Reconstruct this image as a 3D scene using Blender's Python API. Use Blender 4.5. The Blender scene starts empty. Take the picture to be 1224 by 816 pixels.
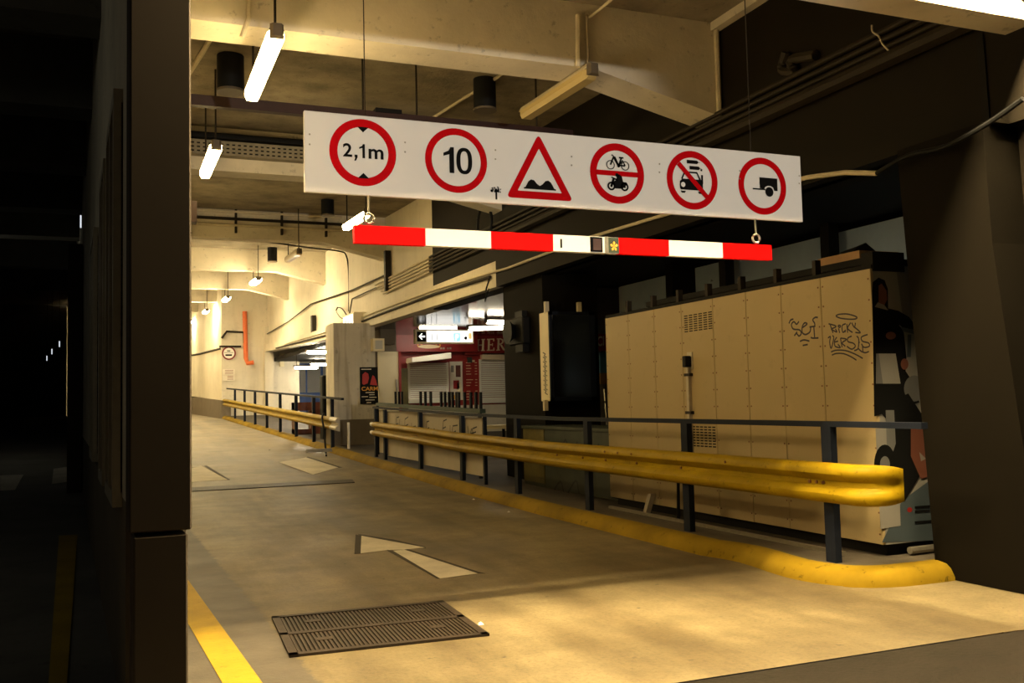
import bpy, bmesh, math, random
import numpy as np
from mathutils import Vector, Matrix
random.seed(4)
SC = bpy.context.scene
COL = SC.collection
PI = math.pi

# ------------------------------------------------------------------ camera
F = 1140.0          # focal length in pixels of the 1224 px wide frame
EYE = 1.42
def _basis(vx, vy, slope):
    Y = np.array([vx - 612, vy - 408, F]); Y /= np.linalg.norm(Y)
    h = np.array([1, -slope, 0.])
    Z = np.cross(h, Y); Z /= np.linalg.norm(Z)
    if Z[1] > 0: Z = -Z
    return np.stack([np.cross(Y, Z), Y, Z])
R = _basis(147, 490, .0232)
cam = bpy.data.cameras.new('camera'); cam_o = bpy.data.objects.new('camera', cam); COL.objects.link(cam_o)
cam.sensor_width = 36; cam.lens = F / 1224 * 36; cam.clip_start = .05; cam.clip_end = 300
r_, u_, b_ = R @ [1, 0, 0], R @ [0, -1, 0], R @ [0, 0, -1]
cam_o.matrix_world = Matrix(((r_[0], u_[0], b_[0], 0), (r_[1], u_[1], b_[1], 0), (r_[2], u_[2], b_[2], EYE), (0, 0, 0, 1)))
SC.camera = cam_o
# survey helpers: the line of sight through a point of the photograph cut with a real plane of the place
def _ray(px, py): return R @ np.array([px - 612, py - 408, F])
def onX(px, py, x): d = _ray(px, py); return Vector((x, d[1] * x / d[0], EYE + d[2] * x / d[0]))
def onY(px, py, y): d = _ray(px, py); return Vector((d[0] * y / d[1], y, EYE + d[2] * y / d[1]))
def onZ(px, py, fz):
    d = _ray(px, py); t = 0.0; lo, hi = .5, 120.
    f = (lambda Y: fz) if not callable(fz) else fz
    s = lambda t: EYE + d[2] * t - f(d[1] * t)
    k = 1 / F
    for i in range(60):
        m = (lo + hi) / 2
        if (s(lo * k) > 0) == (s(m * k) > 0): lo = m
        else: hi = m
    return Vector((d[0] * lo * k, d[1] * lo * k, f(d[1] * lo * k)))

# ------------------------------------------------------------------ world, light, exposure
w = bpy.data.worlds.new('world'); SC.world = w; w.use_nodes = True
w.node_tree.nodes['Background'].inputs[0].default_value = (.50, .42, .32, 1)
w.node_tree.nodes['Background'].inputs[1].default_value = .03
SC.view_settings.view_transform = 'Standard'; SC.view_settings.look = 'None'
SC.view_settings.exposure = 0.0; SC.view_settings.gamma = 1.0
SC.view_settings.use_curve_mapping = False
WARM = (1.0, .73, .31)
L_TUBE = 52.0       # radiance of the corridor tubes
L_FAR = 230.0       # stronger tubes deep in the corridor
L_FRONT = 690.0      # tubes over the entrance
L_WALL = 95.0       # wall lamp behind the left pier
L_BACK = 15.0        # tubes over the kiosk walk
sp = bpy.data.lights.new('street_spot', 'SPOT'); sp.energy = 3800; sp.color = (1, .91, .78)
sp.spot_size = math.radians(21); sp.spot_blend = .4; sp.shadow_soft_size = .12
spo = bpy.data.objects.new('street_spot', sp); COL.objects.link(spo)
spo.location = (2.75, -8, 1.0)
spo.rotation_euler = (Vector((2.75, 5.48, 2.72)) - spo.location).to_track_quat('-Z', 'Y').to_euler()

# ------------------------------------------------------------------ materials
M = {}
def _new(name):
    m = bpy.data.materials.new(name); m.use_nodes = True; M[name] = m
    nt = m.node_tree; return m, nt, nt.nodes['Principled BSDF']
def lin(c): return tuple((v / 255 / 12.92 if v / 255 <= .04045 else ((v / 255 + .055) / 1.055) ** 2.4) for v in c) + (1,)
def plain(name, c, rough=.5, metal=0., noise=.0, scale=8., bump=0., spec=.5):
    m, nt, b = _new(name); col = tuple(c) + (1,)
    b.inputs['Base Color'].default_value = col; b.inputs['Roughness'].default_value = rough; b.inputs['Metallic'].default_value = metal; b.inputs['Specular IOR Level'].default_value = spec
    if noise or bump:
        tc = nt.nodes.new('ShaderNodeTexCoord'); n = nt.nodes.new('ShaderNodeTexNoise')
        n.inputs['Scale'].default_value = scale; n.inputs['Detail'].default_value = 6; n.inputs['Roughness'].default_value = .65
        nt.links.new(tc.outputs['Object'], n.inputs['Vector'])
        if noise:
            r = nt.nodes.new('ShaderNodeValToRGB'); nt.links.new(n.outputs['Fac'], r.inputs[0])
            r.color_ramp.elements[0].position = .3; r.color_ramp.elements[1].position = .65
            r.color_ramp.elements[0].color = tuple(v * (1 - noise) for v in c) + (1,); r.color_ramp.elements[1].color = col
            nt.links.new(r.outputs[0], b.inputs['Base Color'])
        if bump:
            bp = nt.nodes.new('ShaderNodeBump'); bp.inputs['Strength'].default_value = bump; bp.inputs['Distance'].default_value = .02
            nt.links.new(n.outputs['Fac'], bp.inputs['Height']); nt.links.new(bp.outputs[0], b.inputs['Normal'])
    return m
def glow(name, c, s):
    m, nt, b = _new(name); b.inputs['Base Color'].default_value = (.8, .8, .8, 1)
    b.inputs['Emission Color'].default_value = tuple(c) + (1,); b.inputs['Emission Strength'].default_value = s
    return m
def concrete(name, c, dark=.55, scale=1.2, rough=.85, pit=.35, bump=.3, streak=0., board=0., spec=.3):
    """painted or raw concrete: broad stains, small dark pits, optional vertical streaks and formwork board lines"""
    m, nt, b = _new(name); N = nt.nodes.new; Lk = nt.links.new
    tc = N('ShaderNodeTexCoord')
    n1 = N('ShaderNodeTexNoise'); n1.inputs['Scale'].default_value = scale; n1.inputs['Detail'].default_value = 8; n1.inputs['Roughness'].default_value = .6
    Lk(tc.outputs['Object'], n1.inputs['Vector'])
    r1 = N('ShaderNodeValToRGB'); Lk(n1.outputs['Fac'], r1.inputs[0])
    r1.color_ramp.elements[0].position = .32; r1.color_ramp.elements[1].position = .62
    r1.color_ramp.elements[0].color = tuple(v * dark for v in c) + (1,); r1.color_ramp.elements[1].color = tuple(c) + (1,)
    n2 = N('ShaderNodeTexNoise'); n2.inputs['Scale'].default_value = scale * 9; n2.inputs['Detail'].default_value = 4; n2.inputs['Roughness'].default_value = .7
    Lk(tc.outputs['Object'], n2.inputs['Vector'])
    r2 = N('ShaderNodeValToRGB'); Lk(n2.outputs['Fac'], r2.inputs[0])
    r2.color_ramp.elements[0].position = .30; r2.color_ramp.elements[1].position = .40
    r2.color_ramp.elements[0].color = (1 - pit,) * 3 + (1,); r2.color_ramp.elements[1].color = (1, 1, 1, 1)
    mx = N('ShaderNodeMix'); mx.data_type = 'RGBA'; mx.blend_type = 'MULTIPLY'; mx.inputs[0].default_value = 1
    Lk(r1.outputs[0], mx.inputs[6]); Lk(r2.outputs[0], mx.inputs[7])
    out = mx.outputs[2]
    if streak:
        mp = N('ShaderNodeMapping'); mp.inputs['Scale'].default_value = (3, 3, .25); Lk(tc.outputs['Object'], mp.inputs[0])
        n3 = N('ShaderNodeTexNoise'); n3.inputs['Scale'].default_value = 2; n3.inputs['Detail'].default_value = 5; Lk(mp.outputs[0], n3.inputs['Vector'])
        r3 = N('ShaderNodeValToRGB'); Lk(n3.outputs['Fac'], r3.inputs[0])
        r3.color_ramp.elements[0].position = .35; r3.color_ramp.elements[1].position = .5
        r3.color_ramp.elements[0].color = (1 - streak, 1 - streak * 1.1, 1 - streak * 1.2, 1); r3.color_ramp.elements[1].color = (1, 1, 1, 1)
        m3 = N('ShaderNodeMix'); m3.data_type = 'RGBA'; m3.blend_type = 'MULTIPLY'; m3.inputs[0].default_value = 1
        Lk(out, m3.inputs[6]); Lk(r3.outputs[0], m3.inputs[7]); out = m3.outputs[2]
    Lk(out, b.inputs['Base Color']); b.inputs['Roughness'].default_value = rough; b.inputs['Specular IOR Level'].default_value = spec
    bp = N('ShaderNodeBump'); bp.inputs['Strength'].default_value = bump; bp.inputs['Distance'].default_value = .02
    h = n2.outputs['Fac']
    if board:
        wv = N('ShaderNodeTexWave'); wv.bands_direction = 'X'; wv.inputs['Scale'].default_value = board; wv.inputs['Distortion'].default_value = .4
        Lk(tc.outputs['Object'], wv.inputs['Vector'])
        ad = N('ShaderNodeMath'); ad.operation = 'ADD'; Lk(wv.outputs['Fac'], ad.inputs[0]); Lk(n2.outputs['Fac'], ad.inputs[1]); h = ad.outputs[0]
    Lk(h, bp.inputs['Height']); Lk(bp.outputs[0], b.inputs['Normal'])
    return m

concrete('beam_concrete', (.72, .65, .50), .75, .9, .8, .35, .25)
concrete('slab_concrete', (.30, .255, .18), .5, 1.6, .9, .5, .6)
concrete('wall_cream', (.68, .62, .49), .85, .7, .7, .2, .12, streak=.05)
concrete('pier_cream', (.62, .57, .46), .75, .7, .75, .3, .2, streak=.3, board=3.2)
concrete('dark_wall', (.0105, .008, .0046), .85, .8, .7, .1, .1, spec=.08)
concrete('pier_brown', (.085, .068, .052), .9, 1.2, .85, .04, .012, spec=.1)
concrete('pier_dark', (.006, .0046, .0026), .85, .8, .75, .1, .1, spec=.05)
concrete('skirt_grey', (.16, .13, .09), .8, 1, .8, .2, .2)
concrete('pavement', (.075, .06, .042), .6, 1.2, .75, .3, .3)
concrete('asphalt', (.020, .016, .0115), .7, 2.5, .9, .4, .4, spec=.1)
concrete('line_dark', (.05, .04, .028), .75, 2.5, .85, .3, .2)
concrete('garage_dark', (.16, .15, .13), .7, 1, .85, .3, .3)
concrete('yellow_paint', (.29, .19, .003), .7, 2.2, .55, .45, .06, spec=.12)
concrete('kerb_yellow', (.26, .165, .007), .55, 1.1, .8, .6, .05, spec=.1)
concrete('line_yellow', (.42, .27, .006), .75, 2.5, .65, .4, .2)
concrete('white_paint', (.60, .55, .44), .75, 2.5, .7, .4, .2)
concrete('iron', (.026, .016, .009), .6, 4, .6, .3, .3)
concrete('board_white', (.46, .41, .32), .85, 1.5, .6, .1, .05)
concrete('kiosk_cream', (.34, .262, .13), .94, .8, .45, .08, .05)
plain('kiosk_dark', (.008, .007, .006), .7, spec=.1)
plain('navy_steel', (.009, .012, .021), .55, .0, .3, 6, spec=.12)
plain('black', (.006, .006, .006), .6, spec=.15)
plain('black_gloss', (.006, .006, .007), .12)
plain('print_black', (.006, .006, .006), .7, spec=.05)
plain('sign_white', (.80, .77, .71), .55, 0, .03, 3, spec=.15)
plain('sign_red', (.50, .001, .004), .6, spec=.05)
plain('bar_red', (.90, .001, .001), .6, spec=.05)
plain('bar_white', (.68, .65, .60), .6, spec=.1)
plain('graffiti_ink', (.012, .008, .016), .6)
plain('steel', (.42, .38, .30), .35, .8, .2, 20)
plain('galv', (.45, .40, .30), .5, .3, .2, 12)
plain('tray_metal', (.27, .23, .15), .6, 0, .3, 8)
plain('conduit_cream', (.60, .52, .36), .55, 0, .2, 10)
plain('conduit_dark', (.026, .020, .013), .6, 0, .2, 10, spec=.12)
plain('maroon_pipe', (.03, .008, .006), .5, 0, .3, 6)
plain('orange_pipe', (.75, .16, .04), .5, 0, .2, 6)
plain('lamp_housing', (.10, .075, .045), .5)
plain('lamp_off', (.52, .40, .17), .3)
plain('shop_red', (.27, .013, .009), .4, 0, .2, 2)
plain('shop_red_dark', (.22, .014, .010), .4, 0, .2, 2)
plain('shutter', (.74, .70, .60), .45)
plain('cream_letter', (.75, .60, .38), .5)
plain('cream_paint', (.76, .66, .42), .5)
plain('blue_door', (.06, .14, .42), .4)
plain('glass_dark', (.02, .02, .02), .06)
plain('glass_grey', (.50, .48, .42), .6)
plain('wood_brown', (.16, .045, .022), .5, 0, .4, 6)
plain('cardboard', (.34, .20, .09), .8, 0, .2, 5)
plain('olive_box', (.16, .13, .03), .5, 0, .5, 3)
plain('green_box', (.045, .055, .035), .5, 0, .5, 4)
plain('slat_brown', (.03, .013, .008), .13, .0)
plain('blue_panel', (.26, .33, .38), .6, 0, .2, 1)
plain('skin', (.13, .04, .02), .7)
plain('mural_white', (.20, .19, .17), .6)
plain('mural_grey', (.10, .10, .10), .6)
plain('mural_blue', (.04, .055, .065), .6)
plain('poster_red', (.42, .02, .015), .5)
plain('poster_gold', (.75, .34, .03), .5)
plain('poster_blue', (.10, .26, .42), .5)
plain('hi_vis', (.75, .80, .02), .5)
plain('green_dark', (.014, .03, .012), .6)
plain('rust', (.16, .06, .02), .7, 0, .4, 12)
plain('paper', (.72, .66, .54), .7)
plain('paper_ink', (.25, .12, .09), .7)
glow('tube_glow', WARM, L_TUBE)
glow('front_glow', (1, .77, .41), L_FRONT)
glow('wall_glow', (1, .74, .40), L_WALL)
glow('fill_glow', (1, .96, .78), 11)  # for the lamps added in the garage and behind the kiosk
glow('stall_fill_glow', (1, .88, .66), 24)  # for the hidden lamp added at the stall
glow('passage_glow', (1, .88, .66), 170)
glow('far_tube_glow', (1, .79, .43), L_FAR)
glow('back_glow', (1, .86, .62), L_BACK)
glow('sign_glow', (1, .97, .90), 1.5)
glow('sign_blue_glow', (.25, .75, 1.0), 1.0)
glow('sign_gold_glow', (1.0, .55, .12), .9)
glow('exit_glow', (1, .93, .75), 2.0)
glow('exit_ink', (.55, .5, .42), .5)
glow('far_glow', (.85, .92, 1.0), .9)

# floor: pale worn concrete lane, grey strip along its left edge
m, nt, b = _new('lane_concrete'); N = nt.nodes.new; Lk = nt.links.new
tc = N('ShaderNodeTexCoord'); geo = tc.outputs['Object']
def _noise(scale, detail=8, rough=.6, vec=None):
    n = N('ShaderNodeTexNoise'); n.inputs['Scale'].default_value = scale; n.inputs['Detail'].default_value = detail; n.inputs['Roughness'].default_value = rough
    Lk(vec or geo, n.inputs['Vector']); return n.outputs['Fac']
def _ramp(src, p0, c0, p1, c1):
    r = N('ShaderNodeValToRGB'); Lk(src, r.inputs[0]); e = r.color_ramp.elements
    e[0].position = p0; e[0].color = c0; e[1].position = p1; e[1].color = c1; return r.outputs[0]
def _mix(kind, fac, a, c):
    x = N('ShaderNodeMix'); x.data_type = 'RGBA'; x.blend_type = kind
    if isinstance(fac, float): x.inputs[0].default_value = fac
    else: Lk(fac, x.inputs[0])
    Lk(a, x.inputs[6]); Lk(c, x.inputs[7]); return x.outputs[2]
base = _ramp(_noise(.55, 10, .62), .33, (.115, .086, .038, 1), .66, (.245, .195, .10, 1))
mid = _ramp(_noise(3.0, 8, .7), .35, (.72, .70, .66, 1), .6, (1, 1, 1, 1))
mp = N('ShaderNodeMapping'); mp.inputs['Scale'].default_value = (1.6, .22, 1); mp.inputs['Rotation'].default_value = (0, 0, .05); Lk(geo, mp.inputs[0])
tyre = _ramp(_noise(1.0, 6, .6, mp.outputs[0]), .38, (.62, .58, .52, 1), .56, (1, 1, 1, 1))
grain = _ramp(_noise(38, 4, .75), .36, (.72, .70, .66, 1), .52, (1, 1, 1, 1))
spots = _ramp(_noise(11, 3, .5), .24, (.25, .22, .18, 1), .30, (1, 1, 1, 1))
colr = _mix('MULTIPLY', 1.0, _mix('MULTIPLY', 1.0, _mix('MULTIPLY', 1.0, _mix('MULTIPLY', 1.0, base, mid), tyre), spots), grain)
sx = N('ShaderNodeSeparateXYZ'); Lk(geo, sx.inputs[0])
ad = N('ShaderNodeMath'); ad.operation = 'MULTIPLY_ADD'; Lk(_noise(9, 8, .8), ad.inputs[0]); ad.inputs[1].default_value = .22; Lk(sx.outputs[0], ad.inputs[2])
ay = N('ShaderNodeMath'); ay.operation = 'MULTIPLY_ADD'; Lk(sx.outputs[1], ay.inputs[0]); ay.inputs[1].default_value = .03; Lk(ad.outputs[0], ay.inputs[2])
edge = _ramp(ay.outputs[0], .0, (0, 0, 0, 1), 1.0, (1, 1, 1, 1))
gt = N('ShaderNodeMapRange'); gt.inputs[1].default_value = 1.185; gt.inputs[2].default_value = 1.215; Lk(ay.outputs[0], gt.inputs[0])
grey = _ramp(_noise(3, 8, .6), .3, (.045, .036, .024, 1), .7, (.085, .068, .047, 1))
Lk(_mix('MIX', gt.outputs[0], grey, colr), b.inputs['Base Color'])
rr = N('ShaderNodeMapRange'); Lk(_noise(1.3, 6, .6), rr.inputs[0]); rr.inputs[3].default_value = .42; rr.inputs[4].default_value = .75
Lk(rr.outputs[0], b.inputs['Roughness'])
bp = N('ShaderNodeBump'); bp.inputs['Strength'].default_value = .25; bp.inputs['Distance'].default_value = .01; Lk(_noise(25, 5, .7), bp.inputs['Height']); Lk(bp.outputs[0], b.inputs['Normal'])

# ------------------------------------------------------------------ mesh helpers
class MB:
    def __init__(s): s.bm = bmesh.new()
    def box(s, a, c):
        (x0, y0, z0), (x1, y1, z1) = a, c
        return s.hexa([(x0, y0, z0), (x1, y0, z0), (x1, y1, z0), (x0, y1, z0), (x0, y0, z1), (x1, y0, z1), (x1, y1, z1), (x0, y1, z1)])
    def hexa(s, p):
        v = [s.bm.verts.new(q) for q in p]
        for f in ((3, 2, 1, 0), (4, 5, 6, 7), (0, 1, 5, 4), (1, 2, 6, 5), (2, 3, 7, 6), (3, 0, 4, 7)): s.bm.faces.new([v[i] for i in f])
        return s
    def face(s, pts):
        s.bm.faces.new([s.bm.verts.new(p) for p in pts]); return s
    def prism(s, pts, off):
        off = Vector(off); a = [s.bm.verts.new(Vector(p)) for p in pts]; c = [s.bm.verts.new(Vector(p) + off) for p in pts]
        n = len(a); s.bm.faces.new(a[::-1]); s.bm.faces.new(c)
        for i in range(n): s.bm.faces.new((a[i], a[(i + 1) % n], c[(i + 1) % n], c[i]))
        return s
    def tube(s, pts, r, n=8, cap=True):
        pts = [Vector(p) for p in pts]; rings = []
        for i, p in enumerate(pts):
            t = (pts[min(i + 1, len(pts) - 1)] - pts[max(i - 1, 0)]).normalized()
            up = Vector((0, 0, 1)) if abs(t.z) < .9 else Vector((1, 0, 0))
            a = t.cross(up).normalized(); c = t.cross(a)
            rad = r[i] if isinstance(r, (list, tuple)) else r
            rings.append([s.bm.verts.new(p + a * rad * math.cos(2 * PI * k / n) + c * rad * math.sin(2 * PI * k / n)) for k in range(n)])
        for A, B in zip(rings, rings[1:]):
            for k in range(n): s.bm.faces.new((A[k], A[(k + 1) % n], B[(k + 1) % n], B[k]))
        if cap: s.bm.faces.new(rings[0][::-1]); s.bm.faces.new(rings[-1])
        return s
    def sweep(s, profs, cap=True):
        """joins equal-length open or closed profiles (lists of points) into a closed skin"""
        rings = [[s.bm.verts.new(p) for p in pr] for pr in profs]; n = len(rings[0])
        for A, B in zip(rings, rings[1:]):
            for k in range(n): s.bm.faces.new((A[k], A[(k + 1) % n], B[(k + 1) % n], B[k]))
        if cap: s.bm.faces.new(rings[0][::-1]); s.bm.faces.new(rings[-1])
        return s
    def grid(s, rows):
        rs = [[s.bm.verts.new(p) for p in r] for r in rows]
        for A, B in zip(rs, rs[1:]):
            for k in range(len(A) - 1): s.bm.faces.new((A[k], A[k + 1], B[k + 1], B[k]))
        return s
    def bevel(s, w, seg=2):
        bmesh.ops.bevel(s.bm, geom=list(s.bm.edges), offset=w, segments=seg, affect='EDGES', profile=.5, clamp_overlap=True); return s
    def build(s, name, mat, parent=None, smooth=False):
        bmesh.ops.recalc_face_normals(s.bm, faces=s.bm.faces)
        me = bpy.data.meshes.new(name); s.bm.to_mesh(me); s.bm.free()
        me.materials.append(M[mat])
        if smooth:
            for p in me.polygons: p.use_smooth = True
            try: me.set_sharp_from_angle(angle=math.radians(40))
            except Exception: pass
        o = bpy.data.objects.new(name, me); COL.objects.link(o)
        if parent:
            o.parent = parent
            o.matrix_parent_inverse = Matrix.Translation(-wloc(parent))
        return o
def wloc(o):
    v = Vector(o.location)
    return v if not o.parent else v   # parents sit unrotated; parts keep world coordinates
def build(mb, *a, **k): return mb.build(*a, **k)
def tag(o, label, cat, group=None):
    o['label'] = label; o['category'] = cat
    if group: o['group'] = group
    return o
def thing(name, loc, label, cat, group=None):
    o = bpy.data.objects.new(name, None); o.empty_display_size = .1; COL.objects.link(o); o.location = loc
    return tag(o, label, cat, group)
def struct(o): o['kind'] = 'structure'; return o
def stuff(o): o['kind'] = 'stuff'; return o
def copy_thing(o, delta, label, group=None):
    c = o.copy(); COL.objects.link(c); c.location = Vector(o.location) + Vector(delta); c['label'] = label
    if group: c['group'] = group
    for ch in o.children:
        d = ch.copy(); COL.objects.link(d); d.parent = c
        for g2 in ch.children:
            e = g2.copy(); COL.objects.link(e); e.parent = d
    return c
def text_polys(s, bold=0.):
    cu = bpy.data.curves.new('lettering', 'FONT'); cu.body = s; cu.size = 1; cu.offset = bold; cu.resolution_u = 4; cu.fill_mode = 'FRONT'
    o = bpy.data.objects.new('lettering', cu); COL.objects.link(o)
    dg = bpy.context.evaluated_depsgraph_get(); me = bpy.data.meshes.new_from_object(o.evaluated_get(dg))
    vs = [tuple(v.co[:2]) for v in me.vertices]; fs = [tuple(p.vertices) for p in me.polygons]
    bpy.data.objects.remove(o); bpy.data.curves.remove(cu); bpy.data.meshes.remove(me)
    x0 = min(v[0] for v in vs); x1 = max(v[0] for v in vs); y0 = min(v[1] for v in vs); y1 = max(v[1] for v in vs)
    return [((v[0] - x0) / (x1 - x0), (v[1] - y0) / (y1 - y0)) for v in vs], fs
def lettering(mb, s, fn, bold=0.):
    """fn maps (u, v) in the unit square of the word to a point in the place"""
    vs, fs = text_polys(s, bold)
    V = [mb.bm.verts.new(fn(u, v)) for u, v in vs]
    for f in fs:
        try: mb.bm.faces.new([V[i] for i in f])
        except ValueError: pass
    return mb
def quadmap(tl, tr, bl, br):
    tl, tr, bl, br = map(Vector, (tl, tr, bl, br))
    return lambda u, v: (bl * (1 - u) + br * u) * (1 - v) + (tl * (1 - u) + tr * u) * v
def ribbon(mb, pts, wd, nrm):
    pts = [Vector(p) for p in pts]; nrm = Vector(nrm)
    L, Rr = [], []
    for i, p in enumerate(pts):
        t = (pts[min(i + 1, len(pts) - 1)] - pts[max(i - 1, 0)]).normalized(); sd = t.cross(nrm).normalized() * wd / 2
        L.append(mb.bm.verts.new(p + sd)); Rr.append(mb.bm.verts.new(p - sd))
    for i in range(len(pts) - 1): mb.bm.faces.new((L[i], L[i + 1], Rr[i + 1], Rr[i]))
    return mb
def smooth_pts(p, n=5):
    p = [Vector(q) for q in p]; out = []
    for i in range(len(p) - 1):
        a, b2, c, d = p[max(i - 1, 0)], p[i], p[i + 1], p[min(i + 2, len(p) - 1)]
        for k in range(n):
            t = k / n
            out.append(.5 * ((2 * b2) + (c - a) * t + (2 * a - 5 * b2 + 4 * c - d) * t * t + (3 * b2 - a - 3 * c + d) * t ** 3))
    out.append(p[-1]); return out

# ------------------------------------------------------------------ levels of the place
def g(Y): return float(np.interp(Y, [11, 14.7, 17, 19.8, 23, 43.7, 60, 90], [0, .04, .09, .14, .25, .94, 1.17, 1.3]))   # the lane climbs away
def cz(Y): return 5.47 + .04 * max(0, Y - 9)       # underside of the slab
def bz(Y): return 4.80 + .04 * max(0, Y - 9)       # underside of the beams
def kx(Y): return float(np.interp(Y, [0, 20, 43.7, 60], [4.80, 4.80, 4.02, 3.45]))  # road side of the kerb
def wl(Y): return .02 - .05 * (Y - 4.6)            # left face of the left wall
WT = .26
YS = [4.2, 5, 6, 8, 10, 11, 13, 14.7, 16, 17, 18.5, 19.8, 21, 23, 26, 30, 34, 38, 43.7, 48, 54, 60, 75]

# ------------------------------------------------------------------ ground
struct(MB().grid([[(wl(Y) + WT * .6 + (kx(Y) + .12 - wl(Y) - WT * .6) * i / 8, Y, g(Y)) for i in range(9)] for Y in YS]).build('floor', 'lane_concrete'))
struct(MB().prism([(-9, -12, -.006), (14, -12, -.006), (14, 4.2, -.006), (-9, 4.2, -.006)], (0, 0, -.1)).build('floor', 'asphalt'))
struct(MB().prism([(kx(6) - .0, 4.2, -.004), (9, 4.2, -.004), (9, 6.2, -.004), (kx(6), 6.2, -.004)], (0, 0, -.1)).build('floor', 'lane_concrete'))
struct(MB().grid([[(-10, Y, g(Y) - .01), (wl(Y) + .1, Y, g(Y) - .01)] for Y in [4.2] + YS[1:]]).build('floor', 'garage_dark'))
pv = [Y for Y in YS if 6 <= Y <= 34]
struct(MB().grid([[(kx(Y) + .16, Y, .12 + g(Y)), (15, Y, .12 + g(Y))] for Y in [7.4] + [q2 for q2 in pv if q2 > 7.4] + [43.7, 50]]).build('pavement', 'pavement'))
# kerb: low rounded yellow edge that turns right at its near end
def kprof(c, n, z):   # c centre on the road side, n unit vector away from the road
    pr = [(0, -.12), (0, .022), (.035, .082), (.075, .112), (.16, .125), (.22, .122), (.22, -.12)]
    return [Vector((c.x + n.x * a, c.y + n.y * a, z + h)) for a, h in pr]
kp = [(Vector((kx(Y), Y, 0)), Vector((1, 0, 0)), g(Y)) for Y in [60, 52, 43.7, 36, 30, 26, 23, 21, 19.8, 18, 16, 14, 12, 10, 8.5, 7.4]]
kc = [Vector((kx(7.4), 7.4, 0))] + [onZ(px, py, 0) for px, py in ((884, 672), (940, 690), (1000, 700), (1064, 701.5), (1128, 695), (1160, 690))]
kc = smooth_pts(kc, 3)[1:]; inner = []
for a, p in enumerate(kc):
    t = (kc[min(a + 1, len(kc) - 1)] - kc[max(a - 1, 0)]); t.z = 0; t.normalize(); n = Vector((-t.y, t.x, 0))
    kp.append((p, n, 0)); inner.append(p + n * .16)
struct(MB().prism([(6.6, 7.4, .12), (kx(7.4) + .16, 7.4, .12)] + [(p.x, p.y, .12) for p in inner] + [(6.6, inner[-1].y, .12)], (0, 0, -.1)).build('pavement', 'pavement'))
struct(MB().sweep([kprof(*k) for k in kp]).build('kerb', 'kerb_yellow', smooth=True))

# ------------------------------------------------------------------ slab, beams, walls
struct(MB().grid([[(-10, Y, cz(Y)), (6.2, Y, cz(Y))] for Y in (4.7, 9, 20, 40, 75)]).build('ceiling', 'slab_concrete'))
BEAMS = [(8.53, 9.0), (15.0, 15.4), (22.8, 23.2), (30.3, 30.7), (37.6, 38.0), (45.2, 45.6), (53, 53.4)]
def beam(y0, y1, xl, xr, haunch=True):
    z, t = bz(y0), cz(y1) + .02
    pts = [(xl, t), (xl, z), (xr - 1.55, z), (xr, z - .36), (xr, t)] if haunch else [(xl, t), (xl, z), (xr, z), (xr, t)]
    mb = MB().prism([(x, y0, zz) for x, zz in pts], (0, y1 - y0, 0))
    return struct(mb.build('beam', 'beam_concrete'))
for i, (y0, y1) in enumerate(BEAMS):
    beam(y0, y1, wl(y0) + WT, 6.0 if y0 < 40 else 5.6)
for y0 in (8.5, 11.5, 15, 19, 23, 30, 38): struct(MB().box((-10, y0, bz(y0) - .1), (wl(y0), y0 + .5, cz(y0) + .02)).build('beam', 'garage_dark'))
# entrance portal beam, across the lane
struct(MB().box((-10, 4.70, 4.02), (9.0, 4.96, 6.0)).build('beam', 'beam_concrete'))
# left wall, thin end face towards the street
def lwall(y0, y1, z0, z1, out=0.):
    return [(wl(y0) - out, y0, z0), (wl(y0) + WT + out, y0, z0), (wl(y1) + WT + out, y1, z1 * 0 + z0), (wl(y1) - out, y1, z0),
            (wl(y0) - out, y0, z1), (wl(y0) + WT + out, y0, z1), (wl(y1) + WT + out, y1, z1), (wl(y1) - out, y1, z1)]
struct(MB().hexa(lwall(4.75, 60, 1.0, 7.2)).build('wall_left', 'beam_concrete'))
struct(MB().hexa(lwall(4.75, 60, -.1, 1.0)).build('wall_left', 'skirt_grey'))
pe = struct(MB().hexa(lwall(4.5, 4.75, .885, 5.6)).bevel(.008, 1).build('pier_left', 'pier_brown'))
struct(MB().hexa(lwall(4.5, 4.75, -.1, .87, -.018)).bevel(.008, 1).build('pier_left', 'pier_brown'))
# right wall above the walkway: dark paint near, cream paint beyond
YB = 18.97
def wallstrip(y0, y1, mat, zb, n=1):
    ys = [y0 + (y1 - y0) * i / n for i in range(n + 1)]
    mb = MB()
    mb.sweep([[(6.0, y, zb(y)), (6.3, y, zb(y)), (6.3, y, cz(y) + .02), (6.0, y, cz(y) + .02)] for y in ys])
    return struct(mb.build('wall_right', mat))
FB = lambda y: float(np.interp(y, [15, 29.3, 43.7], [3.36, 3.46, 3.89]))
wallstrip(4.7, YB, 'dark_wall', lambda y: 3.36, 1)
wallstrip(YB, 43.7, 'wall_cream', FB, 6)
# pale downstand that edges the low ceiling
dn = [(15.0, 3.36, 3.80), (22, 3.41, 3.80), (29.3, 3.46, 3.82), (43.7, 3.89, 4.2)]
struct(MB().sweep([[(5.86, y, a), (6.1, y, a), (6.1, y, c), (5.86, y, c)] for y, a, c in dn]).build('trim_1', 'wall_cream'))
struct(MB().sweep([[(5.86, y, a + .02), (6.1, y, a + .02), (6.1, y, c), (5.86, y, c)] for y, a, c in ((4.97, 3.34, 3.39), (7.5, 3.34, 3.64), (14.99, 3.34, 3.80))]).build('trim_2', 'dark_wall'))
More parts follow.
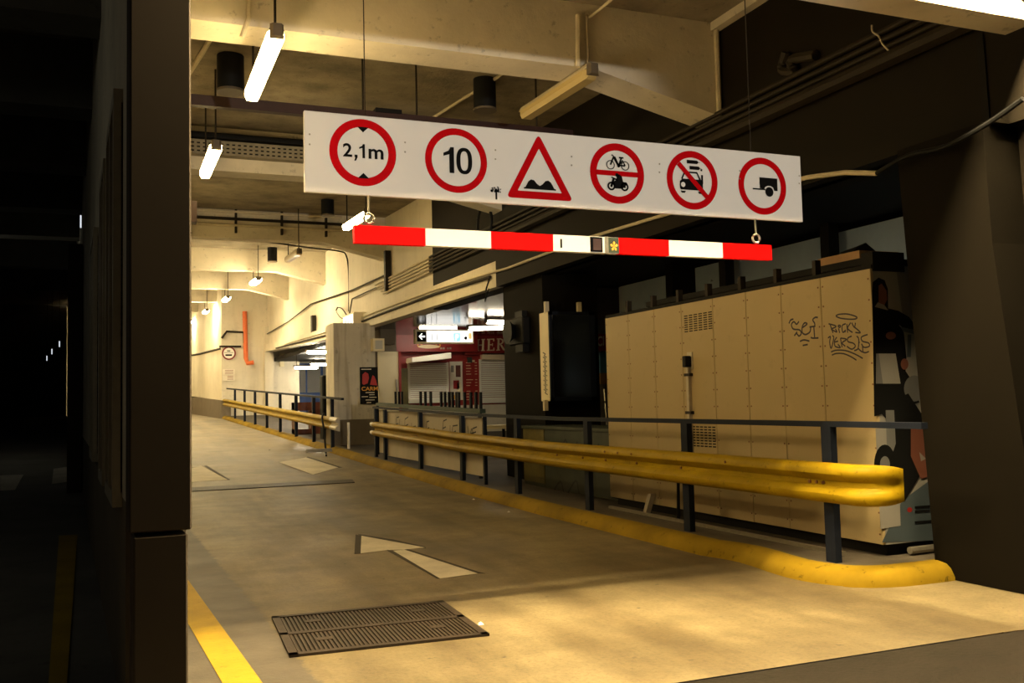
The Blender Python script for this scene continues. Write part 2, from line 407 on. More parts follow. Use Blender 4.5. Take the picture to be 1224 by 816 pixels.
# leaning dark pier at the right edge
q = [onX(px, py, 5.8) for px, py in ((1224, 540), (1186, 290), (1172, 120), (1165, 30))]
tq = (3.36 - q[1].z) / (q[2].z - q[1].z); qt = q[1].lerp(q[2], tq)
lp = [(5.8, 5.67, 0), (5.8, 5.86, 3.37), (5.8, qt.y, 3.37), (5.8, q[1].y, q[1].z), (5.8, q[0].y, q[0].z), (5.8, q[0].y - .3, 0)]
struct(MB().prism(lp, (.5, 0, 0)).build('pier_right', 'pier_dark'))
struct(MB().prism([(5.985, v.y * 6 / 5.8 - .02, v.z * 1.0) for v in (qt, q[2], q[3])] + [(5.985, v.y * 6 / 5.8 - .08, v.z * 1.0) for v in (q[3], q[2], qt)], (.01, 0, 0)).build('trim_3', 'kiosk_dark'))
struct(MB().box((6.15, 3.0, 0), (6.4, 5.3, 4.02)).build('wall_right', 'dark_wall'))
# dark pier carrying the light box
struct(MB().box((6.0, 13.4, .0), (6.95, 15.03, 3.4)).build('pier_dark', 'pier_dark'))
# cream pier beside the shop, board marked, dark skirt
struct(MB().box((4.93, 24.0, 1.05), (6.0, 25.0, 3.5)).build('pier_cream', 'pier_cream'))
struct(MB().box((4.91, 23.98, .0), (6.02, 25.02, 1.05)).build('pier_cream', 'skirt_grey'))
# low ceiling over the walkway: glossy brown slats
lc = struct(MB().box((6.3, 5.0, 3.44), (15, 43.7, 3.60)).build('ceiling', 'kiosk_dark'))
sl = None
for k in range(56):
    y = 15.1 + k * .26
    if sl is None:
        sl = MB().box((6.12, 0, 3.40), (14.6, .235, 3.44)).build('slat', 'slat_brown', lc); o = sl
    else:
        o = sl.copy(); COL.objects.link(o)
    o.location.y = y
# far end of the lane
struct(MB().box((4.03, 43.7, .5), (7.4, 44.2, 6.9)).build('wall_end', 'wall_cream'))
struct(MB().prism([(4.02, 43.72, 1.75), (4.4, 43.72, 1.75), (3.85, 60, 2.2), (3.45, 60, 2.2)], (0, 0, 5.2)).build('wall_end', 'wall_cream'))
struct(MB().prism([(4.0, 43.69, .5), (4.4, 43.69, .5), (3.85, 60, .9), (3.43, 60, .9)], (0, 0, 1.25)).build('wall_end', 'skirt_grey'))
struct(MB().box((-6, 62, 0), (8, 62.3, 8)).build('wall_end', 'wall_cream'))
struct(MB().box((5.83, 43.3, .5), (6.2, 43.7, 5)).build('pier_cream', 'wall_cream'))
# walls round the walkway and the shop
struct(MB().box((7.35, 48.5, .5), (12, 48.8, 4)).build('wall_back', 'wall_cream'))
struct(MB().box((12.5, 8, 0), (12.7, 27, 3.44)).build('wall_back', 'dark_wall'))
struct(MB().box((8.6, 4.5, 0), (12.7, 4.7, 3.44)).build('wall_back', 'dark_wall'))
struct(MB().box((6.3, 24.6, 3.0), (6.7, 25.2, 3.44)).build('trim_4', 'skirt_grey'))
# left garage far wall
struct(MB().box((-10.2, 4, 0), (-10, 62, 7.5)).build('wall_garage', 'garage_dark'))
struct(MB().box((-10, 60, 0), (-3, 60.3, 7.5)).build('wall_garage', 'garage_dark'))

# ------------------------------------------------------------------ hanging sign board
SY = 5.48
S = lambda px, py, d=0.: (lambda p: Vector((p.x, SY - d, p.z)))(onY(px, py, SY))
tl, tr, bl, br = S(363.5, 130), S(957.5, 188), S(364, 227.5), S(959, 266)
x0, x1 = (tl.x + bl.x) / 2, (tr.x + br.x) / 2; z1, z0 = (tl.z + tr.z) / 2, (bl.z + br.z) / 2
sg = thing('traffic_sign_board', ((x0 + x1) / 2, SY, z0), 'long white hanging board with six red-bordered traffic symbols', 'sign')
MB().box((x0, SY, z0), (x1, SY + .03, z1)).bevel(.003, 1).build('panel', 'sign_white', sg)
def disc(mb, c, r, y, n=48, r0=0., sx=1.):
    p = [Vector((c.x + r * math.cos(2 * PI * i / n) * sx, y, c.z + r * math.sin(2 * PI * i / n))) for i in range(n)]
    if r0:
        q = [Vector((c.x + r0 * math.cos(2 * PI * i / n) * sx, y, c.z + r0 * math.sin(2 * PI * i / n))) for i in range(n)]
        A = [mb.bm.verts.new(v) for v in p]; B = [mb.bm.verts.new(v) for v in q]
        for i in range(n): mb.bm.faces.new((A[i], A[(i + 1) % n], B[(i + 1) % n], B[i]))
    else: mb.face(p)
    return mb
def roundel(px, py, top, bot, k, extra=None):
    c = S(px, py); r = (S(px, top).z - S(px, bot).z) / 2; c.z = (S(px, top).z + S(px, bot).z) / 2
    mb = disc(MB(), c, r, SY - .002, r0=r * k)
    if extra: extra(mb, c, r)
    return c, r, mb
def loc(c, r): return lambda u, v, d=.0045: Vector((c.x + u * r, SY - d, c.z + v * r))
def pbox(mb, T, u0, v0, u1, v1): return mb.face([T(u0, v0), T(u1, v0), T(u1, v1), T(u0, v1)])
def pol(mb, T, pts): return mb.face([T(*p) for p in pts])
def pdisc(mb, T, u, v, r, n=20, r0=0.):
    a = [T(u + r * math.cos(2 * PI * i / n), v + r * math.sin(2 * PI * i / n)) for i in range(n)]
    if not r0: return mb.face(a)
    b2 = [T(u + r0 * math.cos(2 * PI * i / n), v + r0 * math.sin(2 * PI * i / n)) for i in range(n)]
    A = [mb.bm.verts.new(q) for q in a]; B = [mb.bm.verts.new(q) for q in b2]
    for i in range(n): mb.bm.faces.new((A[i], A[(i + 1) % n], B[(i + 1) % n], B[i]))
    return mb
def pline(mb, T, pts, wd): return ribbon(mb, [T(*p) for p in pts], wd, (0, -1, 0))
def one(mb, T, u, v, w2, h2):
    """numeral one with a flag"""
    s2 = w2 * .44
    return pol(mb, T, [(u + w2 - s2, v), (u + w2, v), (u + w2, v + h2), (u + w2 - s2 * .75, v + h2), (u + w2 * .5, v + h2 * .86), (u, v + h2 * .76), (u, v + h2 * .64), (u + w2 - s2, v + h2 * .72)])
# 1 headroom 2,1m
c, r, mb = roundel(434, 183, 142.5, 222.5, .76)
rg = mb.build('headroom_ring', 'sign_red', sg); T = loc(c, r)
mb = MB(); lettering(mb, '2', quadmap(T(-.60, .24), T(-.33, .24), T(-.60, -.16), T(-.33, -.16)), .02); pol(mb, T, [(-.26, -.08), (-.17, -.08), (-.17, -.16), (-.22, -.26), (-.27, -.26), (-.235, -.16), (-.26, -.16)])
one(mb, T, -.12, -.17, .17, .42); lettering(mb, 'm', quadmap(T(.16, .13), T(.61, .13), T(.16, -.17), T(.61, -.17)), .02); mb.build('lettering', 'print_black', rg)
pol(MB(), T, [(-.17, .76), (.17, .76), (0, .60)]).build('pointer', 'print_black', rg)
pol(MB(), T, [(-.17, -.77), (.17, -.77), (0, -.61)]).build('pointer', 'print_black', rg)
# 2 speed 10
c, r, mb = roundel(545.5, 192, 153.5, 230.5, .79)
rg = mb.build('speed_ring', 'sign_red', sg); T = loc(c, r)
mb = MB(); one(mb, T, -.42, -.40, .34, .80)
A0 = [T(.25 + .255 * math.copysign(abs(math.cos(a)) ** .85, math.cos(a)), .41 * math.copysign(abs(math.sin(a)) ** .8, math.sin(a))) for a in np.linspace(0, 2 * PI, 36, endpoint=False)]
A1 = [T(.25 + .125 * math.copysign(abs(math.cos(a)) ** .8, math.cos(a)), .30 * math.copysign(abs(math.sin(a)) ** .75, math.sin(a))) for a in np.linspace(0, 2 * PI, 36, endpoint=False)]
A0 = [mb.bm.verts.new(q) for q in A0]; A1 = [mb.bm.verts.new(q) for q in A1]
for i in range(36): mb.bm.faces.new((A0[i], A0[(i + 1) % 36], A1[(i + 1) % 36], A1[i]))
mb.build('lettering', 'print_black', rg)
# 3 speed hump triangle
A_, B_, C_ = S(643.5, 160), S(605, 236.5), S(685, 240)
zb3 = (B_.z + C_.z) / 2; tri = [(A_.x, A_.z), (B_.x, zb3), (C_.x, zb3)]
def rtri(p, k, rad, y):
    cx = sum(q[0] for q in p) / 3; cy = sum(q[1] for q in p) / 3; out = []
    p = [(cx + (q[0] - cx) * k, cy + (q[1] - cy) * k) for q in p]
    for i in range(3):
        a, b2, c2 = Vector(p[i - 1]), Vector(p[i]), Vector(p[(i + 1) % 3])
        d1, d2 = (a - b2).normalized(), (c2 - b2).normalized(); e = rad * 1.7
        s0, s2 = b2 + d1 * e, b2 + d2 * e
        for t in (0, .25, .5, .75, 1): q = s0 * (1 - t) ** 2 + b2 * 2 * t * (1 - t) + s2 * t * t; out.append(Vector((q.x, y, q.y)))
    return out
mb = MB(); o1 = rtri(tri, 1.0, .022, SY - .002); o2 = rtri(tri, .66, .004, SY - .002)
V1 = [mb.bm.verts.new(v) for v in o1]; V2 = [mb.bm.verts.new(v) for v in o2]
for i in range(15): mb.bm.faces.new((V1[i], V1[(i + 1) % 15], V2[(i + 1) % 15], V2[i]))
rg = mb.build('warning_triangle', 'sign_red', sg)
c = Vector((A_.x, SY, zb3)); T = loc(c, .1)
hp = [(-1.12, .62), (-1.12, .70), (-1.0, .74), (-.9, .92), (-.78, 1.12), (-.6, 1.24), (-.4, 1.2), (-.2, .98), (0, .86), (.2, .98), (.4, 1.2), (.6, 1.24), (.78, 1.12), (.9, .92), (1.0, .74), (1.12, .70), (1.12, .62)]
pol(MB(), T, hp).build('hump_symbol', 'print_black', rg)
# 4 no bicycles / motorcycles
c, r, mb = roundel(737.8, 207.5, 171.5, 243.5, .76); T = loc(c, r)
pbox(mb, lambda u, v: T(u, v, .002), -.77, -.085, .77, .085)
rg = mb.build('two_wheeler_ring', 'sign_red', sg)
mb = MB()
for u in (-.25, .29): pdisc(mb, T, u, .27, .155, 20, .125)
for pts in ([(-.25, .27), (-.12, .56), (-.2, .60)], [(-.13, .53), (.04, .25)], [(-.09, .55), (.05, .27), (.29, .27)], [(.05, .25), (.16, .52)], [(.06, .27), (.2, .44), (.29, .27)], [(.07, .53), (.24, .53)]):
    pline(mb, T, pts, .011)
pdisc(mb, T, .05, .25, .05); mb.build('bicycle_symbol', 'print_black', rg)
mb = MB()
for u in (-.24, .25): pdisc(mb, T, u, -.43, .145, 20, .085); pdisc(mb, T, u, -.43, .04)
pol(mb, T, [(-.22, -.3), (-.05, -.22), (.12, -.26), (.33, -.28), (.36, -.34), (.16, -.5), (-.1, -.5)])
pol(mb, T, [(-.06, -.22), (-.02, -.06), (.07, -.02), (.16, -.1), (.2, -.28)])
pdisc(mb, T, -.02, .035 - .09, .065); pol(mb, T, [(-.26, -.14), (-.2, -.12), (0, -.2), (0, -.26)])
pline(mb, T, [(-.24, -.43), (-.14, -.16)], .016); mb.build('motorcycle_symbol', 'print_black', rg)
# 5 no gas vehicles
c, r, mb = roundel(827.5, 215.5, 180.5, 250.5, .77); T = loc(c, r)
rg = mb.build('gas_vehicle_ring', 'sign_red', sg)
mb = MB()
pol(mb, T, [(-.50, -.30), (-.50, -.06), (-.40, .03), (.34, .03), (.40, -.06), (.40, -.34), (-.46, -.34)])
pline(mb, T, [(-.42, .02), (-.30, .26), (.18, .26), (.30, .02)], .012)
pline(mb, T, [(.38, -.1), (.38, .2)], .014); pline(mb, T, [(.36, .33), (.36, .4)], .014)
for u in (-.38, .30): pol(mb, T, [(u - .1, -.38), (u + .1, -.38), (u + .06, -.45), (u - .06, -.45)])
for v in (.56, .36):
    k = .0 if v > .5 else .1
    pol(mb, T, [(-.2 + k, v), (.2 + k * .6, v), (.25 + k * .6, v + .05), (.34 + k * .4, v + .055), (.25 + k * .6, v + .07), (.2 + k * .6, v + .12), (-.2 + k, v + .12)])
vs_ = mb.build('vehicle_symbol', 'print_black', rg)
pdisc(MB(), lambda u, v: T(u, v, .0055), -.38, -.17, .085).build('headlamp', 'sign_white', rg)
pol(MB(), lambda u, v: T(u, v, .0065), [(-.60, .48), (-.48, .60), (.60, -.48), (.48, -.60)]).build('slash', 'sign_red', rg)
# 6 no trailers
c, r, mb = roundel(911.3, 222.5, 188.5, 256.5, .77); T = loc(c, r)
rg = mb.build('trailer_ring', 'sign_red', sg)
mb = MB(); pol(mb, T, [(-.12, -.08), (-.12, .30), (.62, .30), (.62, -.14), (.48, -.14), (.44, -.03), (.34, .02), (.2, .02), (.1, -.03), (.06, -.1)])
pline(mb, T, [(-.42, -.115), (.1, -.115)], .010); pdisc(mb, T, .27, -.19, .17); mb.build('trailer_symbol', 'print_black', rg)
# small sticker, rivets
mb = MB(); cst = S(593, 229, .003)
for i in range(44):
    a, q = random.uniform(-.2, PI + .2), random.uniform(.1, 1); p = Vector((cst.x + math.cos(a) * q * .036, SY - .003, cst.z + math.sin(a) * q * .032)); mb.face([p + Vector((.008 * math.cos(k + i), 0, .006 * math.sin(k + i))) for k in (0, 2, 4)])
mb.face([cst + Vector(v) for v in ((-.006, 0, 0), (.006, 0, 0), (.006, 0, -.05), (-.006, 0, -.05))])
mb.build('tree_sticker', 'print_black', sg)
mb = MB()
for px in (370, 484, 592, 683, 788, 884, 955):
    k = (px - 363) / 595
    for dy in (30, 42): p = S(px, 130 + 58 * k + dy * (1 - .25 * k)); disc(mb, p, .006, SY - .003, 8)
stuff(mb.build('rivet', 'steel', sg))
for nm, px, py in (('hanging_wire', 437, 137), ('hanging_wire', 899, 183), ):
    p = S(px, py); MB().tube([(p.x, SY + .015, p.z), (p.x, SY + .015, 5.47)], .0035, 6).build(nm, 'conduit_dark', sg)

# ------------------------------------------------------------------ headroom bar under the board
bt, bb = S(670, 281).z, S(670, 299.5).z
B0 = 2.365; B1 = B0 + .105
br_ = thing('headroom_bar', (2.7, SY, B0), 'red and white striped height limit bar hanging under the white board', 'barrier')
cuts = [422.5, 507, 585, 659, 737, 797, 861, 919.5]
for i in range(7):
    a, c = S(cuts[i], 270 + 22 * (cuts[i] - 422) / 497).x, S(cuts[i + 1], 270 + 22 * (cuts[i + 1] - 422) / 497).x
    MB().box((a, SY - .025, B0), (c, SY + .025, B1)).build('stripe', ('bar_red', 'bar_white')[i % 2], br_)
def bxp(px0, px1, f0, f1, name, mat, d=.029):
    a, c = S(px0, 285).x, S(px1, 285).x
    return MB().box((a, SY - d, B0 + f0 * .105), (c, SY - .02, B0 + f1 * .105)).build(name, mat, br_)
bxp(667.5, 669.5, .2, .75, 'mark', 'print_black'); bxp(703, 717.5, .04, .96, 'lamp_window', 'black_gloss')
bxp(706.5, 716, .14, .86, 'lamp_lens', 'maroon_pipe', .031)
st = bxp(724.5, 737, .02, .98, 'sticker', 'green_dark', .030)
mb = MB(); cs = Vector((S(731, 285).x, SY, B0 + .045))
for i in range(5): a = PI * .5 + i * 2 * PI / 5; mb.face([Vector((cs.x + u, SY - .032, cs.z + v)) for u, v in ((0, 0), (.022 * math.cos(a - .4), .026 * math.sin(a - .4)), (.03 * math.cos(a), .034 * math.sin(a)), (.022 * math.cos(a + .4), .026 * math.sin(a + .4)))])
mb.build('flower', 'poster_gold', st)
MB().box((S(722, 285).x - .008, SY - .03, B0 - .002), (S(724.5, 285).x, SY + .03, B1 + .002)).build('joint', 'steel', br_)
for px in (441, 903):
    x = S(px, 265).x; z = B1 + .045
    mb = MB().tube([(x + .03 * math.cos(a), SY, z + .03 * math.sin(a)) for a in np.linspace(0, 2 * PI, 17)], .008, 6); hk = mb.build('ring', 'steel', br_)
    MB().tube([(x, SY, z + .03), (x, SY, z + .06), (x + .005, SY + .01, z0 + .02)], .006, 6).build('hook', 'steel', hk)

# ------------------------------------------------------------------ pendant tube lights
LH = lambda Y: 4.50 + .037 * max(0, Y - 9)
def tube_light(a, c, wdt, mat, label, hangers=True, group='pendant tube lights over the lane', top=None):
    """a, c: near and far end of the tube"""
    a, c = Vector(a), Vector(c); d = (c - a).normalized(); sd = Vector((d.y, -d.x, 0)).normalized()
    t = thing('tube_light', (a + c) / 2, label, 'light', group)
    def prof(p, prs): return [p + sd * u + Vector((0, 0, v)) for u, v in prs]
    W = wdt / 2
    dp = [(-W, .02), (-W, -.03), (-W * .7, -.075), (W * .7, -.075), (W, -.03), (W, .02)]
    sm = lambda k: [(u * k, v * k) for u, v in dp]
    MB().sweep([prof(a, sm(.75)), prof(a + d * .05, dp), prof(c - d * .05, dp), prof(c, sm(.75))]).build('diffuser', mat, t)
    hp2 = [(-W * .95, .02), (W * .95, .02), (W * .55, .075), (-W * .55, .075)]
    hs = MB().sweep([prof(a - d * .01, hp2), prof(c + d * .01, hp2)]).build('housing', 'lamp_housing' if mat != 'lamp_off' else 'conduit_cream', t)
    MB().sweep([prof(a - d * .05, [(-W * .5, -.035), (W * .5, -.035), (W * .45, .07), (-W * .45, .07)]), prof(a - d * .008, [(-W * .85, -.05), (W * .85, -.05), (W * .8, .075), (-W * .8, .075)])]).build('end_cap', 'lamp_housing', t)
    if hangers:
        for p in (a + d * .08, c - d * .15):
            MB().tube([p + Vector((0, 0, .07)), Vector((p.x, p.y, top or cz(p.y)))], .012, 6).build('rod', 'conduit_dark', t)
    return t
def lamp_at(near, far, wd, mat, label, H=None, hang=True):
    h = H or LH
    a, c = onZ(*near, h), onZ(*far, h); m2 = (a + c) / 2; L = max(1.35, min(1.75, (a - c).length))
    d = Vector((0, 1, 0)) if abs((c - a).normalized().y) > .985 else (c - a).normalized(); d.z = .037 if m2.y > 9 else 0
    return tube_light(m2 - d * L / 2, m2 + d * L / 2, wd, mat, label, hang)
lamp_at((336, 42), (296, 112), .14, 'tube_glow', 'brightly lit tube light hanging nearest the street, left of the white board')
lamp_at((261, 170), (243, 211), .145, 'tube_glow', 'second lit tube light from the street, hanging below the perforated cable tray')
lamp_at((714, 82), (622, 139), .16, 'lamp_off', 'unlit yellowed tube light fixed under the nearest concrete beam', lambda y: 4.725, False)
lamp_at((443, 253), (409, 272), .14, 'tube_glow', 'lit tube light just above the left end of the striped bar')
lamp_at((361, 296), (341, 314), .15, 'lamp_off', 'small unlit brownish tube light beside a black cylinder, in mid corridor')
FL = ['lit tube light deep in the corridor under the fourth concrete beam', 'lit tube light deep in the corridor, fourth from the far end of the row', 'lit tube light far down the lane, third last of the row', 'tiny lit tube light at the far end of the lane, last of the row']
for i, (px, py) in enumerate(((305.5, 336), (270.5, 357), (246, 372), (227.5, 384))):
    p = onZ(px, py, LH); tube_light(p - Vector((0, .7, .02)), p + Vector((0, .7, .02)), .2, 'far_tube_glow', FL[i])

for i, y in enumerate((20.0, 27, 34, 41, 48, 55)):
    tube_light((.85, y - .7, LH(y)), (.85, y + .7, LH(y)),   .2, 'tube_glow' if y < 26 else 'far_tube_glow', 'left-row tube light hidden behind the left pier, ' + ('nearest', 'second', 'third', 'fourth', 'fifth', 'farthest')[i] + ' of six')
for i, (y, x) in enumerate(((7.5, -4.5), (24, -4.0))):
    tube_light((x, y - .7, 4.6), (x, y + .7, 4.6), .16, 'fill_glow', ('near', 'far')[i] + ' added tube light to brighten the left garage, outside the frame', group='added garage fill lights')  # unseen lamps added so the dark garage shows some structure
# lamps the street side hides: over the entrance in front of the portal, and on the left wall behind the pier
for i, x in enumerate((1.6, 3.6, 5.6)):
    tube_light((x - .8, 4.44, 4.62), (x + .8, 4.44, 4.62), .14, 'front_glow', ('left', 'middle', 'right')[i] + 'most tube light in front of the entrance beam, above the frame', hangers=False, group='tube lights over the entrance')
tube_light((.33, 6.5, 3.0), (.26, 7.9, 3.0), .1, 'wall_glow', 'tube light on the left wall, hidden behind the left pier', hangers=False, group='wall tube light')

# ------------------------------------------------------------------ black cylinders under the slab, with conduits
def cyl_speaker(px, top, bot, hw, label):
    y = 11.2
    for _ in range(30): p = onZ(px, top, cz(y) - .01); y = p.y
    p = onZ(px, top, cz(y) - .01); k = (Vector((p.x, p.y, p.z)) - Vector((0, 0, EYE))).length / F
    r = hw * k; h = (bot - top) * k
    t = thing('ceiling_speaker', (p.x, p.y, p.z - h), label, 'speaker', 'black cylinders under the slab')
    MB().tube([(p.x, p.y, p.z), (p.x, p.y, p.z - h)], r, 20).build('body', 'black', t, smooth=True)
    MB().tube([(p.x, p.y, p.z - h * .96), (p.x, p.y, p.z - h - .012)], r * 1.04, 20).build('rim', 'lamp_housing', t, smooth=True)
    return p
cs1 = cyl_speaker(275.5, 67, 107, 14.5, 'black cylinder under the slab beside the nearest lit tube')
cs2 = cyl_speaker(579, 95, 131, 13, 'black cylinder under the slab right of centre, above the board')
cs3 = cyl_speaker(391.5, 239, 257, 7.5, 'black cylinder under the slab just below the white board')
cs4 = cyl_speaker(325.5, 296, 312, 5.5, 'smallest black cylinder, farthest along the slab')
def pipe(name, pts, r, mat, label, cat='pipe', n=8, group=None):
    o = MB().tube(pts, r, n).build(name, mat, smooth=True); return tag(o, label, cat, group)
pipe('conduit', [(cs2.x + .05, 9.05, 5.44), (cs2.x + .1, 11.0, cz(11) - .03), (cs2.x - .1, 13.5, cz(13.5) - .03)], .022, 'conduit_cream', 'cream conduit crossing the slab past the right black cylinder')
pipe('conduit', [(1.05, 9.05, 5.44), (.85, 11.3, cz(11.3) - .03), (.50, 14.6, cz(14.6) - .03)], .03, 'conduit_cream', 'cream conduit on the slab left of the nearest lit tube')
pipe('conduit', [onY(289, 45, 8.5), onY(297, 22, 8.5), onY(297, -30, 8.5)], .022, 'conduit_cream', 'short pale conduit climbing the nearest beam above the left lamp')
p1 = onY(691, 18, 8.49); p2 = onY(691, 80, 8.49); p3 = onY(701, 22, 8.49); p4 = onY(703, 70, 8.49)
pipe('conduit', [p1, p2], .03, 'conduit_cream', 'straight pale conduit down the nearest beam above the unlit tube')
pipe('cable', smooth_pts([onY(735, -4, 7.0), onY(706, 20, 8.45), p3, p4, onY(697, 80, 8.45)]), .014, 'conduit_cream', 'thin pale cable down the nearest beam beside the straight conduit', 'cable')
cp = onX(845, 60, 5.97)
pipe('conduit', [(5.95, 8.50, 5.44), (5.95, 8.50, 4.45)], .03, 'conduit_cream', 'pale conduit down the end of the nearest beam by the dark wall')
struct(MB().box((5.9, 4.96, 5.38), (6.0, 8.53, 5.47)).build('trim_5', 'beam_concrete'))
# brown rail across the lane
mr = thing('brown_rail', (2.8, 11.0, 4.8), 'dark maroon steel rail running crosswise behind the white board', 'rail')
MB().box((wl(11) + WT, 10.95, 4.79), (5.4, 11.05, 4.91)).build('beam_section', 'maroon_pipe', mr)
for px in (434, 498, 641): x = onY(px, 130, 11).x; MB().tube([(x, 11, 4.9), (x, 11, cz(11))], .012, 6).build('hanger', 'conduit_dark', mr)
x = onY(463, 128, 11).x; MB().box((x - .16, 10.93, 4.90), (x + .16, 11.07, 4.95)).build('bracket', 'black', mr)
# perforated tray on the second beam, pipes on the third
ct = thing('cable_tray', (2, 14.9, 5.2), 'perforated metal cable tray fixed along the second beam', 'cable tray')
MB().box((wl(15) + WT, 14.82, bz(15) + .20), (5.9, 14.99, bz(15) + .42)).build('tray', 'tray_metal', ct)
mb = MB()
for rr2 in range(3):
    for k in range(66): mb.box((.0 + k * .085, 14.815, bz(15) + .235 + rr2 * .06), (.045 + k * .085, 14.83, bz(15) + .255 + rr2 * .06))
stuff(mb.build('perforation', 'kiosk_dark', ct))
MB().box((wl(15) + WT, 14.75, bz(15) + .44), (5.9, 14.99, bz(15) + .52)).build('cover', 'black', ct)
for i, dz in enumerate((.62, .45, .30)):
    pipe('pipe', [(wl(22) + WT, 22.72, bz(22.8) + dz), (4.9 + .3 * i, 22.72, bz(22.8) + dz - .02)], .035, ('conduit_cream', 'conduit_dark', 'conduit_cream')[i], ('topmost', 'middle', 'lowest')[i] + ' of three pipes along the third beam', group='pipes on the third beam')
for k in range(5):
    x = .3 + k * 1.05; tag(MB().box((x, 22.70, bz(22.8) + .12), (x + .05, 22.80, bz(22.8) + .68)).build('pipe_bracket', 'conduit_dark'), ('leftmost', 'second from left', 'middle', 'second from right', 'rightmost')[k] + ' small dark bracket holding the pipes on the third beam', 'bracket', 'brackets on the third beam')
pipe('cable', smooth_pts([onZ(225, 278, lambda y: bz(y) + .02)] + [onY(px, py, 27.) for px, py in ((260, 281), (320, 289), (370, 296), (405, 300), (414, 306), (417, 330), (417, 372))]), .022, 'conduit_dark', 'dark cable looping under the slab and down the cream wall', 'cable')
rb = onY(224, 252, 13); hb = thing('hanging_box', (rb.x, 13.1, rb.z), 'dark red box hanging beside the left pier edge', 'box'); MB().box((rb.x - .2, 13.0, rb.z - .14), (rb.x + .12, 13.2, rb.z + .14)).build('case', 'maroon_pipe', hb); MB().tube([(rb.x - .1, 13.1, rb.z + .13), (rb.x - .1, 13.1, cz(13.1))], .012, 6).build('rod', 'conduit_dark', hb)

# ------------------------------------------------------------------ pipe runs on the right wall
for i in range(5):
    z = 4.46 - .075 * i
    a = pipe('pipe', [(5.93, 4.6, z), (5.93, 18.95, z)], .026, 'conduit_dark', 'dark painted pipe on the dark wall, number %s of five from the top' % ('one', 'two', 'three', 'four', 'five')[i], group='pipe bundle on the dark wall')
    pipe('pipe', [(5.93, 18.97, z), (5.93, 23.6 - .2 * i, z - .02)], .028, 'conduit_cream', ('topmost', 'second', 'third', 'fourth', 'lowest')[i] + ' of five cream pipes ending at the dark paint line', group='pipe bundle on the cream wall')
pipe('pipe', [(5.9, 4.6, 4.20), (5.9, 15.5, 4.2)], .06, 'conduit_dark', 'thick dark pipe under the pipe bundle on the dark wall')
pipe('conduit', [onX(px, py, 5.835) for px, py in ((1048, 207), (1010, 206), (965, 212), (850, 240), (700, 285), (605, 321), (586, 326), (520, 346), (450, 372), (395, 395), (340, 411))], .022, 'conduit_cream', 'long pale conduit running low along the right wall')
pipe('cable', [onX(px, py, 5.835) for px, py in ((586, 331), (520, 351), (450, 377), (396, 399), (330, 416))], .03, 'conduit_dark', 'black cable clipped under the low pale conduit', 'cable')
pipe('cable', [onX(px, py, 5.93) for px, py in ((462, 328), (420, 347), (372, 363), (345, 384), (300, 410))], .022, 'conduit_dark', 'thin dark cable sloping along the cream wall', 'cable')
pipe('cable', [onX(px, py, 5.93) for px, py in ((462, 338), (440, 348), (421, 357), (418, 374))], .018, 'conduit_dark', 'short dark cable dropping into the corner box on the cream wall', 'cable')
pipe('cable', smooth_pts([onX(px, py, 5.88) for px, py in ((404, 367), (402, 372), (408, 380), (415, 379), (409, 369), (403, 367))]), .015, 'black', 'loop of black cable hanging on the cream wall', 'cable')
pipe('cable', [onX(px, py, 5.85) for px, py in ((586, 330), (581, 345), (580, 360), (584, 345))], .012, 'black', 'black cable loop over the pale downstand', 'cable')
tag(MB().box(onX(462, 348, 5.9) - Vector((.06, .15, 0)), onX(462, 300, 5.9) + Vector((.08, .05, 0))).build('riser', 'conduit_dark'), 'dark cable riser on the cream wall at the end of the pipes', 'conduit')
for px in (374, 373):
    pass
tag(MB().box(onX(374, 397, 5.9) - Vector((.05, .15, 0)), onX(374, 377, 5.9) + Vector((.08, .15, 0))).build('riser', 'conduit_dark'), 'small grey riser on the cream wall left of the lit exit box', 'conduit')
pipe('cable', smooth_pts([onX(px, py, 5.9) for px, py in ((1154, 26), (1120, 36), (1098, 52), (1072, 65), (1057, 55), (1050, 43), (1043, 38), (1042, 30))]), .008, 'conduit_cream', 'thin pale cable sagging on the dark wall at top right', 'cable')
pipe('cable', smooth_pts([onX(px, py, 5.7) for px, py in ((1223, 118), (1180, 148), (1130, 175), (1085, 186), (1048, 207))]), .02, 'black', 'thick dark cable curving up the right pier', 'cable')
pipe('cable', smooth_pts([onX(px, py, 5.95) for px, py in ((940, 63), (935, 83), (950, 85), (946, 72), (975, 66))]), .05, 'conduit_dark', 'dark bunch of cable on the dark wall under the slab', 'cable')
pipe('cable', smooth_pts([(5.9, 15.6 + .35 * math.sin(a), 4.55 + .35 * math.cos(a)) for a in np.linspace(.6, 5.6, 14)]), .03, 'black', 'coil of black cable hung behind the beam end', 'cable')

# ------------------------------------------------------------------ near railing and crash barrier
RX = 5.10
rl = thing('guard_railing', (RX, 12, .12), 'dark blue steel railing along the walkway behind the yellow crash barrier', 'railing')
rp = [(990, 508), (820, 505), (702, 502), (618, 500), (552, 497), (502, 493), (460, 490), (449, 490)]
rtop = lambda y: 1.185 + g(y)
MB().sweep([[(RX - .03, y, rtop(y) - .022), (RX + .03, y, rtop(y) - .022), (RX + .03, y, rtop(y) + .022), (RX - .03, y, rtop(y) + .022)] for y in (onX(1105, 507, RX).y, 8, 11, 14.7, 17, 20.6)]).build('top_rail', 'navy_steel', rl)
py_ = []
for px, py in rp:
    y = onX(px, py, RX).y; py_.append(y)
    MB().box((RX - .03, y - .055, .06 + g(y)), (RX + .03, y + .055, rtop(y) - .02)).build('post', 'navy_steel', rl)
    
